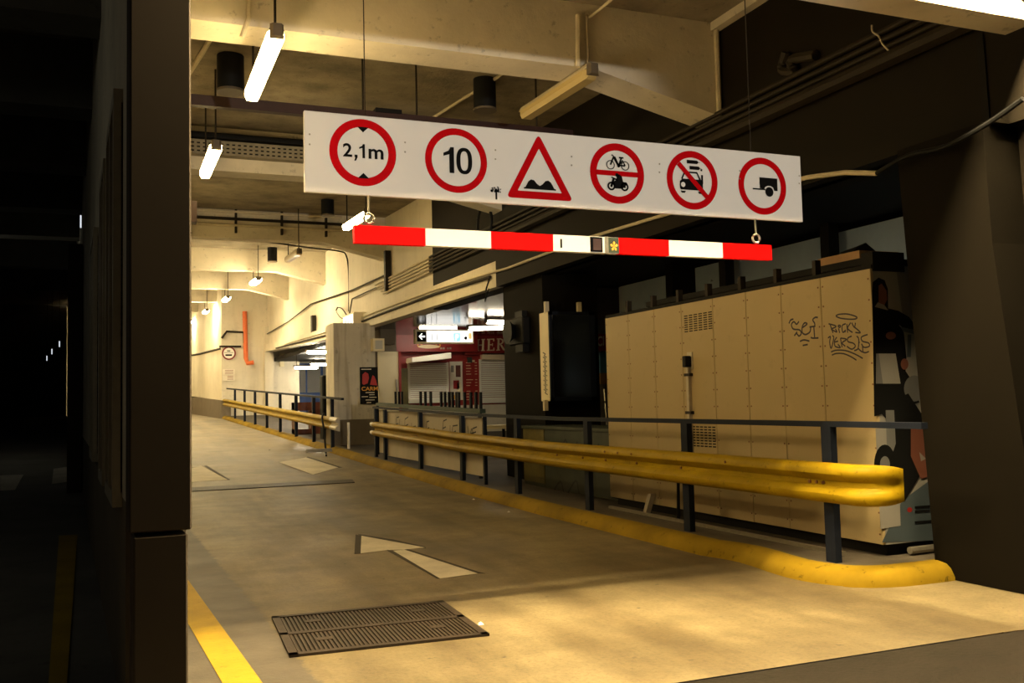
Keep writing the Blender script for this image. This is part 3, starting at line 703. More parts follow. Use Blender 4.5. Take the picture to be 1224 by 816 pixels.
# board panels hung on the railing's far end
def plank(name, px0, px1, ztop, zbot, x, mat, parent):
    a, c = onX(px0, 500, x).y, onX(px1, 500, x).y
    return MB().box((x, c, zbot + g(c)), (x + .02, a, ztop + g(a))).build(name, mat, parent)
hd = thing('board_fence', (5.2, 17, .2), 'white graffitied board fence behind the far end of the near railing', 'fence')
pls = [plank('board', 453, 462, 1.13, .24, 5.15, 'board_white', hd), plank('board', 463, 500, 1.13, .24, 5.15, 'board_white', hd), plank('board', 504, 549, 1.13, .24, 5.15, 'board_white', hd), plank('board', 553, 576, 1.13, .24, 5.15, 'board_white', hd)]
a = onX(577.5, 500, 5.15).y; MB().box((5.14, a - .05, .15), (5.19, a, 1.2)).build('end_post', 'navy_steel', hd)
def strokes(px_list, x, wd, parent, name='graffiti'):
    mb = MB()
    for s2 in px_list: ribbon(mb, smooth_pts([onX(px, py, x) for px, py in s2], 4) if len(s2) > 2 else [onX(px, py, x) for px, py in s2], wd, (1, 0, 0))
    return mb.build(name, 'graffiti_ink', parent)
strokes([[(474, 500), (473, 514), (476, 515)], [(473, 507), (476, 506)], [(474, 499), (477, 498)], [(484, 501), (484, 516), (488, 517)], [(484, 509), (488, 507)], [(484, 501), (488, 498)], [(478, 501), (477, 512), (480, 514)], [(492, 505), (492, 518), (497, 516)], [(493, 510), (497, 509)]], 5.145, .022, pls[1])
strokes([[(510, 504), (509, 521), (513, 522)], [(509, 513), (513, 511)], [(510, 504), (513, 503)], [(530, 503), (529, 520), (534, 523)], [(529, 512), (533, 510)], [(530, 503), (534, 501)], [(515, 512), (517, 522), (519, 512), (521, 522)], [(523, 514), (524, 524), (527, 519)], [(538, 508), (538, 524)], [(541, 510), (540, 525), (546, 524)], [(541, 517), (545, 515)], [(541, 509), (547, 508)]], 5.145, .022, pls[2])
strokes([[(559, 509), (561, 523), (564, 512), (566, 524)], [(563, 518), (569, 516)], [(565, 512), (570, 510)], [(567, 524), (570, 523)]], 5.145, .022, pls[3])
# black pegs on a green bar behind the boards
pk = thing('peg_rack', (5.4, 17, 1.2), 'dark green bar with a row of black upright pegs above the board fence', 'rack')
pz = lambda y: 1.20 + g(y)
ya, yb = onX(577, 489, 5.32).y, onX(452, 487, 5.32).y
MB().sweep([[(5.27, y, pz(y)), (5.37, y, pz(y)), (5.37, y, pz(y) + .07), (5.27, y, pz(y) + .07)] for y in (ya, 17, yb)]).build('base_bar', 'green_dark', pk)
for px in (473, 477, 480.5, 503, 508.5, 515, 527.5, 532, 537, 541, 546, 548.5, 555.5, 563, 569, 574.5):
    y = onX(px, 482, 5.32).y; MB().box((5.30, y - .03, pz(y) + .05), (5.34, y + .03, pz(y) + .34)).build('peg', 'black', pk)
MB().sweep([[(5.27, y, .2), (5.31, y, .2), (5.31, y, pz(y) + .01), (5.27, y, pz(y) + .01)] for y in (ya + .02, ya + .1)]).build('support', 'black', pk)
MB().sweep([[(5.27, y, .3), (5.31, y, .3), (5.31, y, pz(y) + .01), (5.27, y, pz(y) + .01)] for y in (yb - .1, yb)]).build('support', 'black', pk)

WP = [(.0, .155), (-.055, .14), (-.082, .105), (-.082, .075), (-.055, .045), (-.018, .02), (-.018, -.02), (-.055, -.045), (-.082, -.075), (-.082, -.105), (-.055, -.14), (0, -.155)]
def wbeam(path, zc, name, mat, parent, scale=None):
    """path: list of (x, y, outward shift, squash) along the rail"""
    profs = []
    for i, (x, y, k, zc_) in enumerate(path):
        f = [Vector((x + u * k, y, zc_ + v * (1 if k > .5 else (.75 + .25 * k * 2)))) for u, v in WP]
        bk = [p + Vector((.006, 0, 0)) for p in f[::-1]]
        profs.append(f + bk)
    return MB().sweep(profs).build(name, mat, parent, smooth=True)
gbt, gbb = onX(760, 553, 4.96), onX(760, 592, 4.96)
GX = 5.05
gz = lambda y: .735 + g(y)
gr = thing('crash_barrier', (GX, 12, .5), 'long yellow ribbed crash barrier in the foreground, bolted to the blue railing', 'guardrail')
yn, yf = onX(1012, 600, GX).y, onX(449, 532, GX).y
ys = [yn + .0, 7, 9, 11, 13, 14.7, 17, 19, yf]
wbeam([(GX, y, 1, gz(y)) for y in ys], 0, 'rail_beam', 'yellow_paint', gr)
# rounded end shoe curling back
en = []
for i in range(12):
    t = i / 11; a = t * PI * .62; x = GX + .20 * (1 - math.cos(a)); y = yn + .002 - .24 * math.sin(a)
    n2 = Vector((math.cos(a), math.sin(a), 0)); fl = (1 - t) ** .7
    f = [Vector((x, y, gz(yn))) + n2 * (u * fl - .06 * (1 - fl)) + Vector((0, 0, v * (1 - .24 * t ** 4))) for u, v in WP]
    en.append(f + [p + n2 * .006 for p in f[::-1]])
es = MB().sweep(en).build('end_shoe', 'yellow_paint', gr, smooth=True)
for y in [yn + .22, yn + .30, yn + .38] + [v for v in py_[:7]] + [8.9, 9.6, 10.9]:
    MB().tube([(GX - .01, y, gz(y)), (GX - .032, y, gz(y))], .013, 8).build('bolt', 'rust', gr)
for y in (8.9, 9.2, 9.5, 7.2): MB().tube([(GX - .06, y, gz(y) + .10), (GX - .093, y, gz(y) + .10)], .010, 8).build('bolt', 'rust', gr)
for dz in (-.09, .09): MB().tube([(GX - .03, yf - .02, gz(yf) + dz), (GX - .03, yf + .2, gz(yf) + dz + .01)], .05, 8).build('end_stub', 'galv', gr)

# ------------------------------------------------------------------ far railing and barrier
def fp(px, py, Y): return onY(px, py, Y)
def fx(Y): return float(np.interp(Y, [22, 43.5], [4.78, 4.14])) + .06
fr = thing('guard_railing', (4.5, 32, .8), 'far black railing along the rising lane beyond the cream pier', 'railing')
fh = lambda Y: g(Y) + .12
ends = (22.6, 43.2)
RH = 1.22
MB().sweep([[(fx(y) - .03, y, fh(y) + RH - .04), (fx(y) + .03, y, fh(y) + RH - .04), (fx(y) + .03, y, fh(y) + RH + .015), (fx(y) - .03, y, fh(y) + RH + .015)] for y in (22.5, 26, 32, 38, 43.3)]).build('top_rail', 'navy_steel', fr)
for px in (270, 281, 292.5, 305, 319, 335, 354, 375, 397):
    lo, hi = 20., 50.
    for _ in range(40):
        m3 = (lo + hi) / 2; d = _ray(px, 500)
        if fx(m3) / m3 > d[0] / d[1]: lo = m3
        else: hi = m3
    y = m3; MB().box((fx(y) - .04, y - .06, fh(y) - .1), (fx(y) + .04, y + .06, fh(y) + RH - .03)).build('post', 'navy_steel', fr)
gf = thing('crash_barrier', (4.5, 32, .8), 'far yellow ribbed crash barrier on the rising lane', 'guardrail')
wbeam([(fx(y) - .08, y, 1.0, fh(y) + .60) for y in (23.3, 26, 30, 36, 43.6)], 0, 'rail_beam', 'yellow_paint', gf)
MB().sweep([[Vector((fx(y) - .07 + u * 1.05, y, fh(y) + .60 + v * 1.03)) for u, v in WP] + [Vector((fx(y) - .05, y, fh(y) + .60 + v * 1.03)) for u, v in WP[::-1]] for y in (22.6, 23.4)]).build('end_shoe', 'galv', gf)

# ------------------------------------------------------------------ panelled kiosk
KX = 5.58; K0, K1 = 5.98, 10.56; KT = 2.42; KB = .215
ks = thing('kiosk', (KX + .6, 8.2, .12), 'cream panelled kiosk with graffiti standing behind the railing', 'kiosk')
MB().box((KX + .03, K0 + .03, .2), (7.3, K1, KT - .02)).build('body', 'kiosk_dark', ks)
MB().box((KX + .08, K0 + .05, .12), (7.2, K1 - .05, .21)).build('skid', 'black', ks)
seams = [724, 753, 784, 817, 855, 895, 937.5, 985.5, 1043]
sy = [onX(px, 460, KX).y for px in seams]; sy[-1] = K0; sy[0] = K1
panels = []
for i in range(8):
    panels.append(MB().box((KX, sy[i + 1] + .003, KB), (KX + .03, sy[i] - .003, KT)).bevel(.003, 1).build('panel', 'kiosk_cream', ks))
mb = MB()
for i, y in enumerate(sy):
    for k in range(13):
        z = KB + .08 + k * (KT - KB - .16) / 12
        for s2 in ((-1, 1) if 0 < i < 8 else ((1,) if i == 8 else (-1,))):
            yy = y + s2 * .03; mb.hexa([(KX - .003, yy - .006, z - .006), (KX - .003, yy + .006, z - .006), (KX, yy + .007, z - .007), (KX, yy - .007, z - .007), (KX - .003, yy - .006, z + .006), (KX - .003, yy + .006, z + .006), (KX, yy + .007, z + .007), (KX, yy - .007, z + .007)])
stuff(mb.build('screw', 'rust', ks))
def vent(px0, px1, py0, py1, nx, nz, name='vent'):
    mb = MB(); a, c = onX(px0, py1, KX), onX(px1, py0, KX)
    for i in range(nx):
        for k in range(nz):
            y = a.y + (c.y - a.y) * (i + .1) / nx; y2 = a.y + (c.y - a.y) * (i + .8) / nx; z = a.z + (c.z - a.z) * (k + .3) / nz; z2 = a.z + (c.z - a.z) * (k + .75) / nz
            mb.box((KX - .003, min(y, y2), z), (KX + .001, max(y, y2), z2))
    return stuff(mb.build(name, 'kiosk_dark', panels[3]))
vent(818, 852, 371, 398, 6, 8); vent(828, 856, 509, 534, 6, 8)
# roof edge and its little uprights
MB().box((KX + .01, K0, KT), (KX + .07, K1, KT + .035)).build('roof_edge', 'kiosk_dark', ks)
MB().box((KX + .12, K0 + .05, KT - .02), (7.3, K1, KT + .06)).build('roof', 'kiosk_dark', ks)
for px, pyt in ((750, 357), (780, 350), (811, 346), (846, 340), (886, 334), (929, 327), (976, 318)):
    y = onX(px, 350, KX + .05).y; MB().box((KX + .03, y - .022, KT - .04), (KX + .09, y + .022, KT + .17)).build('upright', 'conduit_dark', ks)
MB().box((KX + .02, K0 - .01, KT - .02), (KX + .35, K0 + .12, KT + .14)).build('corner_bracket', 'kiosk_dark', ks)
MB().box((KX + .30, K0 + .4, KT + .10), (6.6, K1 - .5, KT + .16)).build('roof_frame', 'kiosk_dark', ks)
# socket and conduit
so = onX(825.5, 432, KX); MB().box((KX - .012, so.y - .05, so.z - .08), (KX, so.y + .05, so.z + .10)).build('socket_plate', 'galv', ks)
MB().box((KX - .09, so.y - .035, so.z - .06), (KX - .01, so.y + .03, so.z + .06)).bevel(.012, 2).build('plug', 'black', ks)
cd = MB().box((KX - .04, so.y - .005, .66), (KX - .002, so.y + .04, so.z - .05)).build('conduit', 'galv', ks)
for z in (1.64, 1.24): MB().box((KX - .045, so.y - .04, z), (KX - .004, so.y + .07, z + .03)).build('clip', 'conduit_dark', cd)
MB().tube([(KX - .03, so.y + .01, 1.05), (KX - .06, so.y + .22, .72), (KX - .06, so.y + .25, .12)], .018, 8).build('cable', 'black', ks)
# graffiti tags, copied stroke by stroke
G = lambda pts: [(920 + x / 8.157, 350 + y / 8.157) for x, y in pts]
strokes([G(p) for p in ([(285, 277), (262, 305), (236, 280), (212, 310), (232, 352), (290, 360), (308, 395), (285, 420), (262, 395), (240, 418)], [(240, 418), (268, 378)], [(315, 340), (345, 320), (365, 300), (340, 292), (318, 330), (318, 385), (350, 405), (392, 380), (400, 335)],
        [(470, 240), (445, 238), (420, 262), (438, 295), (440, 322)], [(388, 332), (446, 324)], [(430, 325), (438, 432)], [(400, 432), (420, 440), (476, 438)], [(295, 472), (335, 458), (388, 470)], [(322, 512), (372, 502)], [(188, 298), (200, 270), (216, 256)], [(208, 262), (232, 254)])], KX - .002, .015, panels[6], 'graffiti_tag')
strokes([G(p) for p in ([(645, 222), (680, 208), (760, 206), (845, 232), (840, 252), (780, 256), (690, 246), (645, 226)], [(574, 300), (650, 325), (598, 350)], [(590, 310), (618, 390)], [(598, 352), (655, 382), (640, 350)], [(672, 345), (682, 390)], [(668, 316), (690, 318), (686, 334), (670, 330), (668, 316)], [(742, 300), (706, 320), (714, 384), (740, 362), (732, 384)],
        [(752, 302), (760, 388)], [(790, 290), (760, 345), (808, 385)], [(800, 290), (826, 335), (836, 290)], [(826, 335), (848, 350), (885, 388), (835, 384)],
        [(568, 440), (592, 425), (585, 480), (600, 540), (625, 440), (612, 415)], [(655, 430), (632, 470), (640, 520), (690, 532), (664, 500)], [(636, 478), (668, 470)], [(690, 440), (706, 530)], [(690, 440), (750, 452), (706, 486), (738, 520)], [(800, 420), (762, 440), (765, 475), (815, 490), (835, 520), (800, 548), (752, 520)],
        [(848, 420), (868, 450), (862, 540), (825, 562)], [(866, 480), (878, 482)], [(955, 405), (895, 430), (905, 470), (965, 488), (970, 520), (920, 530), (895, 495)], [(862, 540), (905, 575), (905, 520)], [(905, 575), (935, 582), (968, 570)], [(598, 575), (650, 558), (740, 562), (830, 595), (908, 638)], [(606, 606), (650, 590), (720, 592), (790, 620), (846, 655)])], KX - .002, .012, panels[7], 'graffiti_tag')
strokes([G(p) for p in ([(-572, -130), (-566, -120), (-574, -112)], [(-560, -124), (-552, -116)])], KX - .002, .01, panels[3], 'graffiti_tag')
# printed end panel: flat figures
EY = K0
en_ = MB().box((KX + .03, EY, KB), (7.3, EY + .03, KT)).build('end_panel', 'mural_white', ks)
def mural(name, mat, d, pts):
    p = [onY(x, y, EY) for x, y in pts]; return MB().face([Vector((q.x, EY - .002 - d * .0006, q.z)) for q in p]).build(name, mat, en_)
Q = lambda pts: [(1030 + x / 4.8, 310 + y / 4.8) for x, y in pts]
ell = lambda cx, cy, rx, ry, n=24, a0=0, a1=2 * PI: [(cx + rx * math.cos(a0 + (a1 - a0) * i / n), cy + ry * math.sin(a0 + (a1 - a0) * i / n)) for i in range(n + (a1 - a0 < 6))]
mural('grey_field', 'mural_grey', 0, Q([(195, 40), (270, 40), (520, 330), (520, 420), (235, 330)]))
mural('umbrella_shape', 'print_black', 1, Q([(150, 280), (210, 295), (270, 330), (310, 380), (320, 405), (240, 395), (180, 350)]))
mural('blue_strip', 'mural_blue', 2, Q([(195, 380), (330, 410), (330, 436), (190, 402)]))
mural('blue_strip', 'mural_blue', 2, Q([(262, 430), (284, 430), (280, 560), (258, 560)]))
mural('coat', 'print_black', 3, Q([(60, 275), (150, 285), (190, 340), (240, 420), (255, 560), (250, 640), (290, 700), (330, 820), (70, 900)]))
mural('hair', 'print_black', 3, Q([(58, 180), (62, 130), (95, 104), (130, 120), (148, 170), (150, 290), (60, 280)]))
mural('face', 'skin', 4, Q([(95, 150), (112, 138), (140, 180), (144, 230), (128, 262), (95, 250)]))
mural('collar', 'mural_white', 5, Q([(90, 246), (128, 262), (150, 292), (72, 272)]))
mural('hand', 'skin', 6, Q(ell(164, 437, 29, 22)))
mural('paper_bag', 'mural_white', 6, Q([(85, 540), (192, 540), (220, 712), (80, 712)]))
mural('bag_side', 'mural_grey', 7, Q([(80, 540), (95, 540), (118, 712), (78, 712)]))
mural('hand', 'skin', 6, Q(ell(243, 600, 22, 32)))
mural('grey_shape', 'mural_grey', 5, Q(ell(300, 740, 60, 75)))
mural('white_shape', 'mural_white', 4, [(1046, 512), (1072, 510), (1076, 628), (1052, 632)])
mural('black_shape', 'print_black', 6, [(1048, 488), (1085, 470), (1118, 520), (1116, 540), (1080, 600), (1064, 560), (1058, 500)])
mural('grey_shape', 'mural_grey', 7, [(1058, 490), (1068, 490), (1070, 530), (1060, 560)])
mural('face', 'skin', 8, [(1088, 512), (1104, 508), (1124, 520), (1124, 566), (1100, 572), (1088, 545)])
mural('mouth', 'mural_white', 9, [(1098, 540), (1106, 548), (1100, 551)])
mural('round_shape', 'print_black', 8, ell(1057, 555, 13, 24)); mural('round_shape', 'mural_grey', 9, ell(1057, 555, 6, 10))
mural('blue_field', 'mural_blue', 1, [(1078, 598), (1130, 560), (1130, 645), (1054, 648)])
mural('logo', 'shop_red_dark', 3, ell(1087, 609, 3, 3)); mb = MB()
for y0 in (606, 611, 624): p = onY(1093, y0, EY); mb.box((p.x, EY - .006, p.z - .012), (p.x + (.16 if y0 < 620 else .22), EY - .004, p.z + .008))
mb.build('caption', 'print_black', en_)
# cardboard box on the roof
cb = onX(1000, 318, 6.0)
cbt = thing('cardboard_box', (6.2, cb.y, KT + .16), 'open cardboard box lying on the kiosk roof near the mural corner', 'box')
MB().hexa([(5.95, cb.y - .35, KT + .165), (6.35, cb.y - .35, KT + .165), (6.35, cb.y + .15, KT + .165), (5.95, cb.y + .15, KT + .165), (5.93, cb.y - .37, KT + .24), (6.37, cb.y - .37, KT + .24), (6.37, cb.y + .17, KT + .24), (5.93, cb.y + .17, KT + .24)]).build('carton', 'cardboard', cbt)
MB().hexa([(5.93, cb.y - .3, KT + .24), (6.2, cb.y - .3, KT + .24), (6.2, cb.y - .1, KT + .25), (5.93, cb.y - .1, KT + .25), (6.0, cb.y - .27, KT + .29), (6.1, cb.y - .27, KT + .33), (6.1, cb.y - .12, KT + .31), (6.0, cb.y - .12, KT + .28)]).build('flap', 'black', cbt)
# pale metal strip and support at the kiosk foot
tag(MB().box((5.36, 6.2, .12), (5.40, 10.2, .15)).build('floor_strip', 'steel'), 'thin metal strip on the pavement in front of the kiosk', 'strip')
pl = onX(776, 605, 5.5); tag(MB().hexa([(5.44, pl.y - .02, .12), (5.50, pl.y - .02, .12), (5.50, pl.y + .05, .12), (5.44, pl.y + .05, .12), (5.5, pl.y - .05, .34), (5.56, pl.y - .05, .34), (5.56, pl.y + .02, .34), (5.5, pl.y + .02, .34)]).build('prop', 'galv'), 'small grey prop leaning under the kiosk edge', 'prop')
pipe('pipe', [(5.80, 5.93, .16), (6.4, 5.95, .16)], .03, 'steel', 'short pale pipe on the ground by the right pier')

# ------------------------------------------------------------------ utility cabinet with graffiti, items on and near the dark pier
ux = 5.75
ua, ub = 10.62, onX(627, 550, ux).y
cbn = thing('utility_cabinet', (6, 11.5, .12), 'low green graffitied utility cabinet behind the barrier by the dark pier', 'cabinet')
MB().box((ux, ua, .14), (6.45, ub, 1.02)).build('body', 'green_box', cbn)
dA = onX(652, 550, ux).y
MB().box((ux - .02, dA, .2), (ux, ub - .02, .99)).build('door', 'olive_box', cbn)
MB().box((ux - .02, ua + .05, .2), (ux, dA - .03, .99)).build('door', 'green_box', cbn)
MB().box((ux - .03, ua - .02, 1.0), (6.48, ub + .02, 1.04)).build('lid', 'green_box', cbn)
strokes([[(662, 528), (668, 545), (676, 525), (682, 548), (690, 528)], [(694, 540), (704, 530), (708, 546), (716, 530)], [(660, 590), (670, 575), (676, 592), (688, 574), (692, 590)]], ux - .024, .03, cbn)
lb = thing('light_box', (5.7, 13.3, 1.4), 'unlit black light box hanging on the dark pier left of the kiosk', 'display')
lA, lB = onY(655.5, 372, 13.0), onY(713, 478, 13.0)
MB().box((lA.x, 13.0, lB.z), (lB.x, 13.35, lA.z)).bevel(.01, 1).build('case', 'cream_paint', lb)
MB().box((lA.x + .06, 12.985, lB.z + .06), (lB.x - .10, 13.0, lA.z - .04)).build('screen', 'black_gloss', lb)
mb = MB()
for a_, c_ in (((lA.x, 12.98, lA.z - .05), (lB.x, 13.02, lA.z)), ((lA.x, 12.98, lB.z), (lB.x, 13.02, lB.z + .06)), ((lA.x, 12.98, lB.z), (lA.x + .05, 13.02, lA.z)), ((lB.x - .10, 12.98, lB.z), (lB.x, 13.02, lA.z))): mb.box(a_, c_)
mb.build('frame', 'navy_steel', lb)
for px in (654, 693): p = onY(px, 365, 13.1); MB().box((p.x - .03, 13.1, lA.z - .02), (p.x + .03, 13.16, lA.z + .16)).build('bracket', 'conduit_cream', lb)
p = onY(653, 480, 13.1); MB().box((p.x - .03, 13.1, lB.z - .14), (p.x + .03, 13.16, lB.z + .02)).build('bracket', 'conduit_cream', lb)
mb = MB(); xs_ = lA.x - .002
for k in range(9):
    z = lB.z + .1 + k * .07; ribbon(mb, smooth_pts([(xs_, 13.1, z), (xs_, 13.2, z + .03), (xs_, 13.14, z + .05), (xs_, 13.24, z + .08)], 3), .015, (1, 0, 0))
mb.build('graffiti', 'graffiti_ink', lb)
spk = thing('horn_speaker', (5.9, 14.6, 2.1), 'black horn loudspeaker mounted high on the dark pier', 'speaker')
s1 = onX(622, 396, 5.95)
MB().box((5.86, s1.y - .30, s1.z - .22), (6.0, s1.y + .30, s1.z + .22)).bevel(.02, 1).build('case', 'black', spk)
MB().tube([(5.76, s1.y + .1, s1.z), (5.80, s1.y + .1, s1.z), (5.87, s1.y + .1, s1.z)], [.20, .17, .10], 20).build('horn', 'black', spk, smooth=True)
MB().box((5.90, s1.y - .2, s1.z + .2), (5.99, s1.y + .1, s1.z + .32)).build('bracket', 'black', spk)
MB().box((5.88, s1.y - .25, s1.z - .34), (5.99, s1.y + .05, s1.z - .2)).build('cable_box', 'black', spk)

# ------------------------------------------------------------------ shop at the back of the walkway
HY = 27.0
W_ = lambda px, py, d=0.: (lambda p: Vector((p.x, HY - d, p.z)))(onY(px, py, HY))
def wbox(px0, py0, px1, py1, d0, d1, name, mat, parent, bev=0):
    a, c = W_(px0, py1), W_(px1, py0); mb = MB().box((a.x, HY - d1, a.z), (c.x, HY - d0, c.z))
    if bev: mb.bevel(bev, 1)
    return mb.build(name, mat, parent)
shp = thing('snack_kiosk_front', (9, HY, .4), 'red snack stall front with closed white roller shutters', 'shop front')
wbox(462, 400, 680, 512, -.2, 0, 'wall', 'shop_red', shp)
wbox(452, 481, 680, 520, 0, .12, 'lower_wall', 'wall_cream', shp)
fa = wbox(463, 401, 566, 421, 0, .35, 'fascia', 'shop_red', shp); fb = wbox(553, 398, 680, 424, 0, .20, 'fascia', 'shop_red', shp)
Wm = quadmap(W_(566, 406, .22), W_(602, 404.5, .22), W_(565.5, 420, .22), W_(601.5, 419, .22))
def letter_boxes(bs):
    mb = MB()
    for u0, v0, u1, v1 in bs: mb.prism([Wm(u0, v0), Wm(u1, v0), Wm(u1, v1), Wm(u0, v1)], (0, .03, 0))
    return mb
letter_boxes([(.04, .03, .10, .97), (.21, .03, .27, .97), (.09, .46, .22, .54), (.01, 0, .13, .07), (.18, 0, .30, .07), (.01, .93, .13, 1), (.18, .93, .30, 1)]).build('letter', 'cream_letter', fb)
letter_boxes([(.40, .03, .46, .97), (.37, 0, .61, .08), (.37, .92, .60, 1), (.45, .46, .55, .54), (.585, .0, .62, .24), (.57, .78, .605, 1), (.54, .38, .56, .62)]).build('letter', 'cream_letter', fb)
mb = letter_boxes([(.72, .03, .78, .97), (.69, 0, .81, .07), (.69, .93, .80, 1), (.92, 0, 1.0, .07)])
RO = [Wm(.78 + .14 * math.sin(a), .74 + .26 * math.cos(a)) for a in np.linspace(0, PI, 12)]; RI = [Wm(.78 + .08 * math.sin(a), .74 + .17 * math.cos(a)) for a in np.linspace(0, PI, 12)]
RO = [mb.bm.verts.new(q) for q in RO]; RI = [mb.bm.verts.new(q) for q in RI]
for k in range(11): mb.bm.faces.new((RO[k], RO[k + 1], RI[k + 1], RI[k]))
mb.prism([Wm(.80, .48), Wm(.86, .48), Wm(.97, .03), Wm(.91, .03)], (0, .03, 0)).build('letter', 'cream_letter', fb)
cpa = W_(508.5, 415, .36); mb = MB(); mb.face([cpa + Vector((.33 * math.cos(a), 0, .055 * math.sin(a))) for a in np.linspace(0, 2 * PI, 20, endpoint=False)]); mb.build('logo_plate', 'cream_letter', fa)
mb = MB()
for sx_ in (-1, 1): disc(mb, cpa + Vector((sx_ * .28, 0, .04)), .075, HY - .357, 16, .05)
mb.build('logo_handle', 'poster_gold', fa)
for k in range(5): pass
mb = MB()
for px in (523, 526, 531, 534): p = W_(px, 417, .355); mb.box((p.x - .03, HY - .358, p.z - .03), (p.x + .025, HY - .352, p.z + .025))
mb.build('small_lettering', 'steel', fa)
def shutter(px0, py0, px1, py1, label):
    s_ = thing('roller_shutter', W_((px0 + px1) / 2, py1), label, 'shutter', 'roller shutters of the snack stall')
    a, c = W_(px0, py1), W_(px1, py0); n = 19
    for k in range(n):
        z, z2 = a.z + .1 + (c.z - a.z - .1) * k / n, a.z + .1 + (c.z - a.z - .1) * (k + 1) / n
        h_ = z2 - z
        MB().hexa([(a.x, HY - .05, z), (c.x, HY - .05, z), (c.x, HY - .01, z), (a.x, HY - .01, z), (a.x, HY - .035, z + h_ * .8), (c.x, HY - .035, z + h_ * .8), (c.x, HY - .01, z + h_ * .8), (a.x, HY - .01, z + h_ * .8)]).build('slat', 'shutter', s_)
    MB().box((a.x - .06, HY - .07, a.z), (a.x, HY - .0, c.z)).build('guide', 'shutter', s_)
    MB().box((c.x, HY - .07, a.z), (c.x + .05, HY - .0, c.z)).build('guide', 'shutter', s_)
    MB().box((a.x - .06, HY - .14, a.z - .02), (c.x + .05, HY - .0, a.z + .1)).build('sill', 'shutter', s_)
    return s_
shutter(490, 433, 533.5, 481, 'left white roller shutter of the snack stall under a tilted box')
s2_ = shutter(575, 429, 640, 481, 'right white roller shutter of the snack stall below the big letters')
a, c = W_(574, 430), W_(640, 422); MB().box((a.x, HY - .2, a.z), (c.x, HY, c.z)).build('shutter_box', 'cream_letter', s2_)
q = [W_(482, 429, .9), W_(528, 423, .9), W_(528, 430, .9), W_(482, 435, .9)]
tag(MB().prism(q, (0, .58, 0)).bevel(.01, 1).build('awning_box', 'shutter'), 'tilted white awning box over the left roller shutter', 'awning')
def menu(px0, py0, px1, py1, name, mat, label, cat):
    a, c = W_(px0, py1), W_(px1, py0); t = thing(name, (a.x, HY, a.z), label, cat)
    MB().box((a.x, HY - .04, a.z), (c.x, HY - .0, c.z)).build('board', mat, t); return t, a, c
t, a, c = menu(555, 429, 572.5, 478, 'menu_board', 'shop_red', 'red menu board with pale price lines between the shutters', 'menu')
mb = MB()
for k in range(14):
    z = c.z - .12 - k * .085
    if k in (5, 9): continue
    mb.box((a.x + .06, HY - .043, z), (a.x + random.uniform(.18, .28), HY - .041, z + .018)); mb.box((a.x + .34, HY - .043, z), (a.x + .41, HY - .041, z + .018))
mb.box((a.x + .14, HY - .043, c.z - .09), (a.x + .34, HY - .041, c.z - .03)); stuff(mb.build('price_line', 'cream_letter', t))
t, a, c = menu(538, 432, 552, 478, 'food_poster', 'paper', 'tall food photo poster between the shutters', 'poster')
for (u, v, w2, h2, mt) in ((.02, .02, .3, .12, 'poster_gold'), (.1, .3, .2, .25, 'shop_red'), (.18, .62, .17, .35, 'wood_brown'), (.03, .75, .1, .2, 'mural_white'), (.22, .2, .14, .3, 'cream_paint')):
    MB().box((a.x + u, HY - .045, a.z + v * 1.1), (a.x + u + w2 * .9, HY - .041, a.z + v * 1.1 + h2)).build('picture', mt, t)
wbox(558, 427, 563.5, 433.5, 0, .06, 'plant_picture', 'green_box', shp)
# beige door beside the pier
bd = thing('beige_door', (6.6, 26.2, .4), 'plain cream door between the poster pier and the red stall', 'door')
a, c = onY(453, 498, 26.0), onY(476, 420, 26.0)
MB().box((a.x, 26.0, .3), (c.x, 26.06, c.z)).build('leaf', 'cream_paint', bd)
MB().box((c.x - .09, 25.95, 1.75), (c.x - .05, 26.0, 2.1)).build('handle', 'steel', bd)
MB().box((c.x, 25.97, .3), (c.x + .07, 26.08, c.z)).build('jamb', 'shop_red', bd)
struct(MB().box((a.x - .3, 26.1, .3), (W_(464, 420).x, 26.3, 3.42)).build('wall_back', 'skirt_grey'))
a, c = onY(477, 480, 26.6), onY(487.5, 440, 26.6)
struct(MB().box((a.x, 26.6, .3), (c.x, 26.65, c.z)).build('wall_back', 'olive_box'))
tv = thing('wall_monitor', (6.2, 24.4, 3), 'small boxed monitor above the poster at the top of the cream pier', 'monitor')
a, c = onY(444, 420, 23.9), onY(457, 405, 23.9); MB().box((a.x, 23.7, a.z), (c.x, 23.98, c.z)).build('case', 'cream_paint', tv); MB().box((a.x + .05, 23.69, a.z + .05), (c.x - .05, 23.7, c.z - .05)).build('screen', 'glass_grey', tv)
# concert poster on the pier
PY = 23.97
po = thing('event_poster', (5.7, PY, 1.5), 'black and red event poster with gold title on the cream pier', 'poster')
a, c = onY(430.5, 483, PY), onY(451.5, 438.5, PY); w3, h3 = c.x - a.x, c.z - a.z
MB().box((a.x, PY - .01, a.z), (c.x, PY, c.z)).build('sheet', 'black', po)
U = lambda u, v, d=.013: Vector((a.x + w3 * u, PY - d, a.z + h3 * v))
def upoly(pts, name, mat): return MB().face([U(*p) for p in pts]).build(name, mat, po)
upoly([(.12, .55), (.2, .52), (.42, .56), (.5, .7), (.46, .82), (.3, .87), (.14, .8)], 'figure', 'poster_red'); upoly([(.55, .52), (.95, .5), (.9, .62), (.8, .75), (.7, .78), (.62, .66)], 'figure', 'poster_red')
mb = MB(); lettering(mb, 'CARM', quadmap(U(.08, .47), U(.98, .47), U(.08, .36), U(.98, .36)), .02); mb.build('title', 'poster_gold', po)
mb = MB()
for (u, v, l) in ((.08, .93, .55), (.3, .30, .5), (.08, .19, .35), (.5, .24, .3), (.5, .17, .4), (.3, .1, .5), (.35, .03, .25)): mb.face([U(u, v), U(u + l, v), U(u + l, v + .022), U(u, v + .022)])
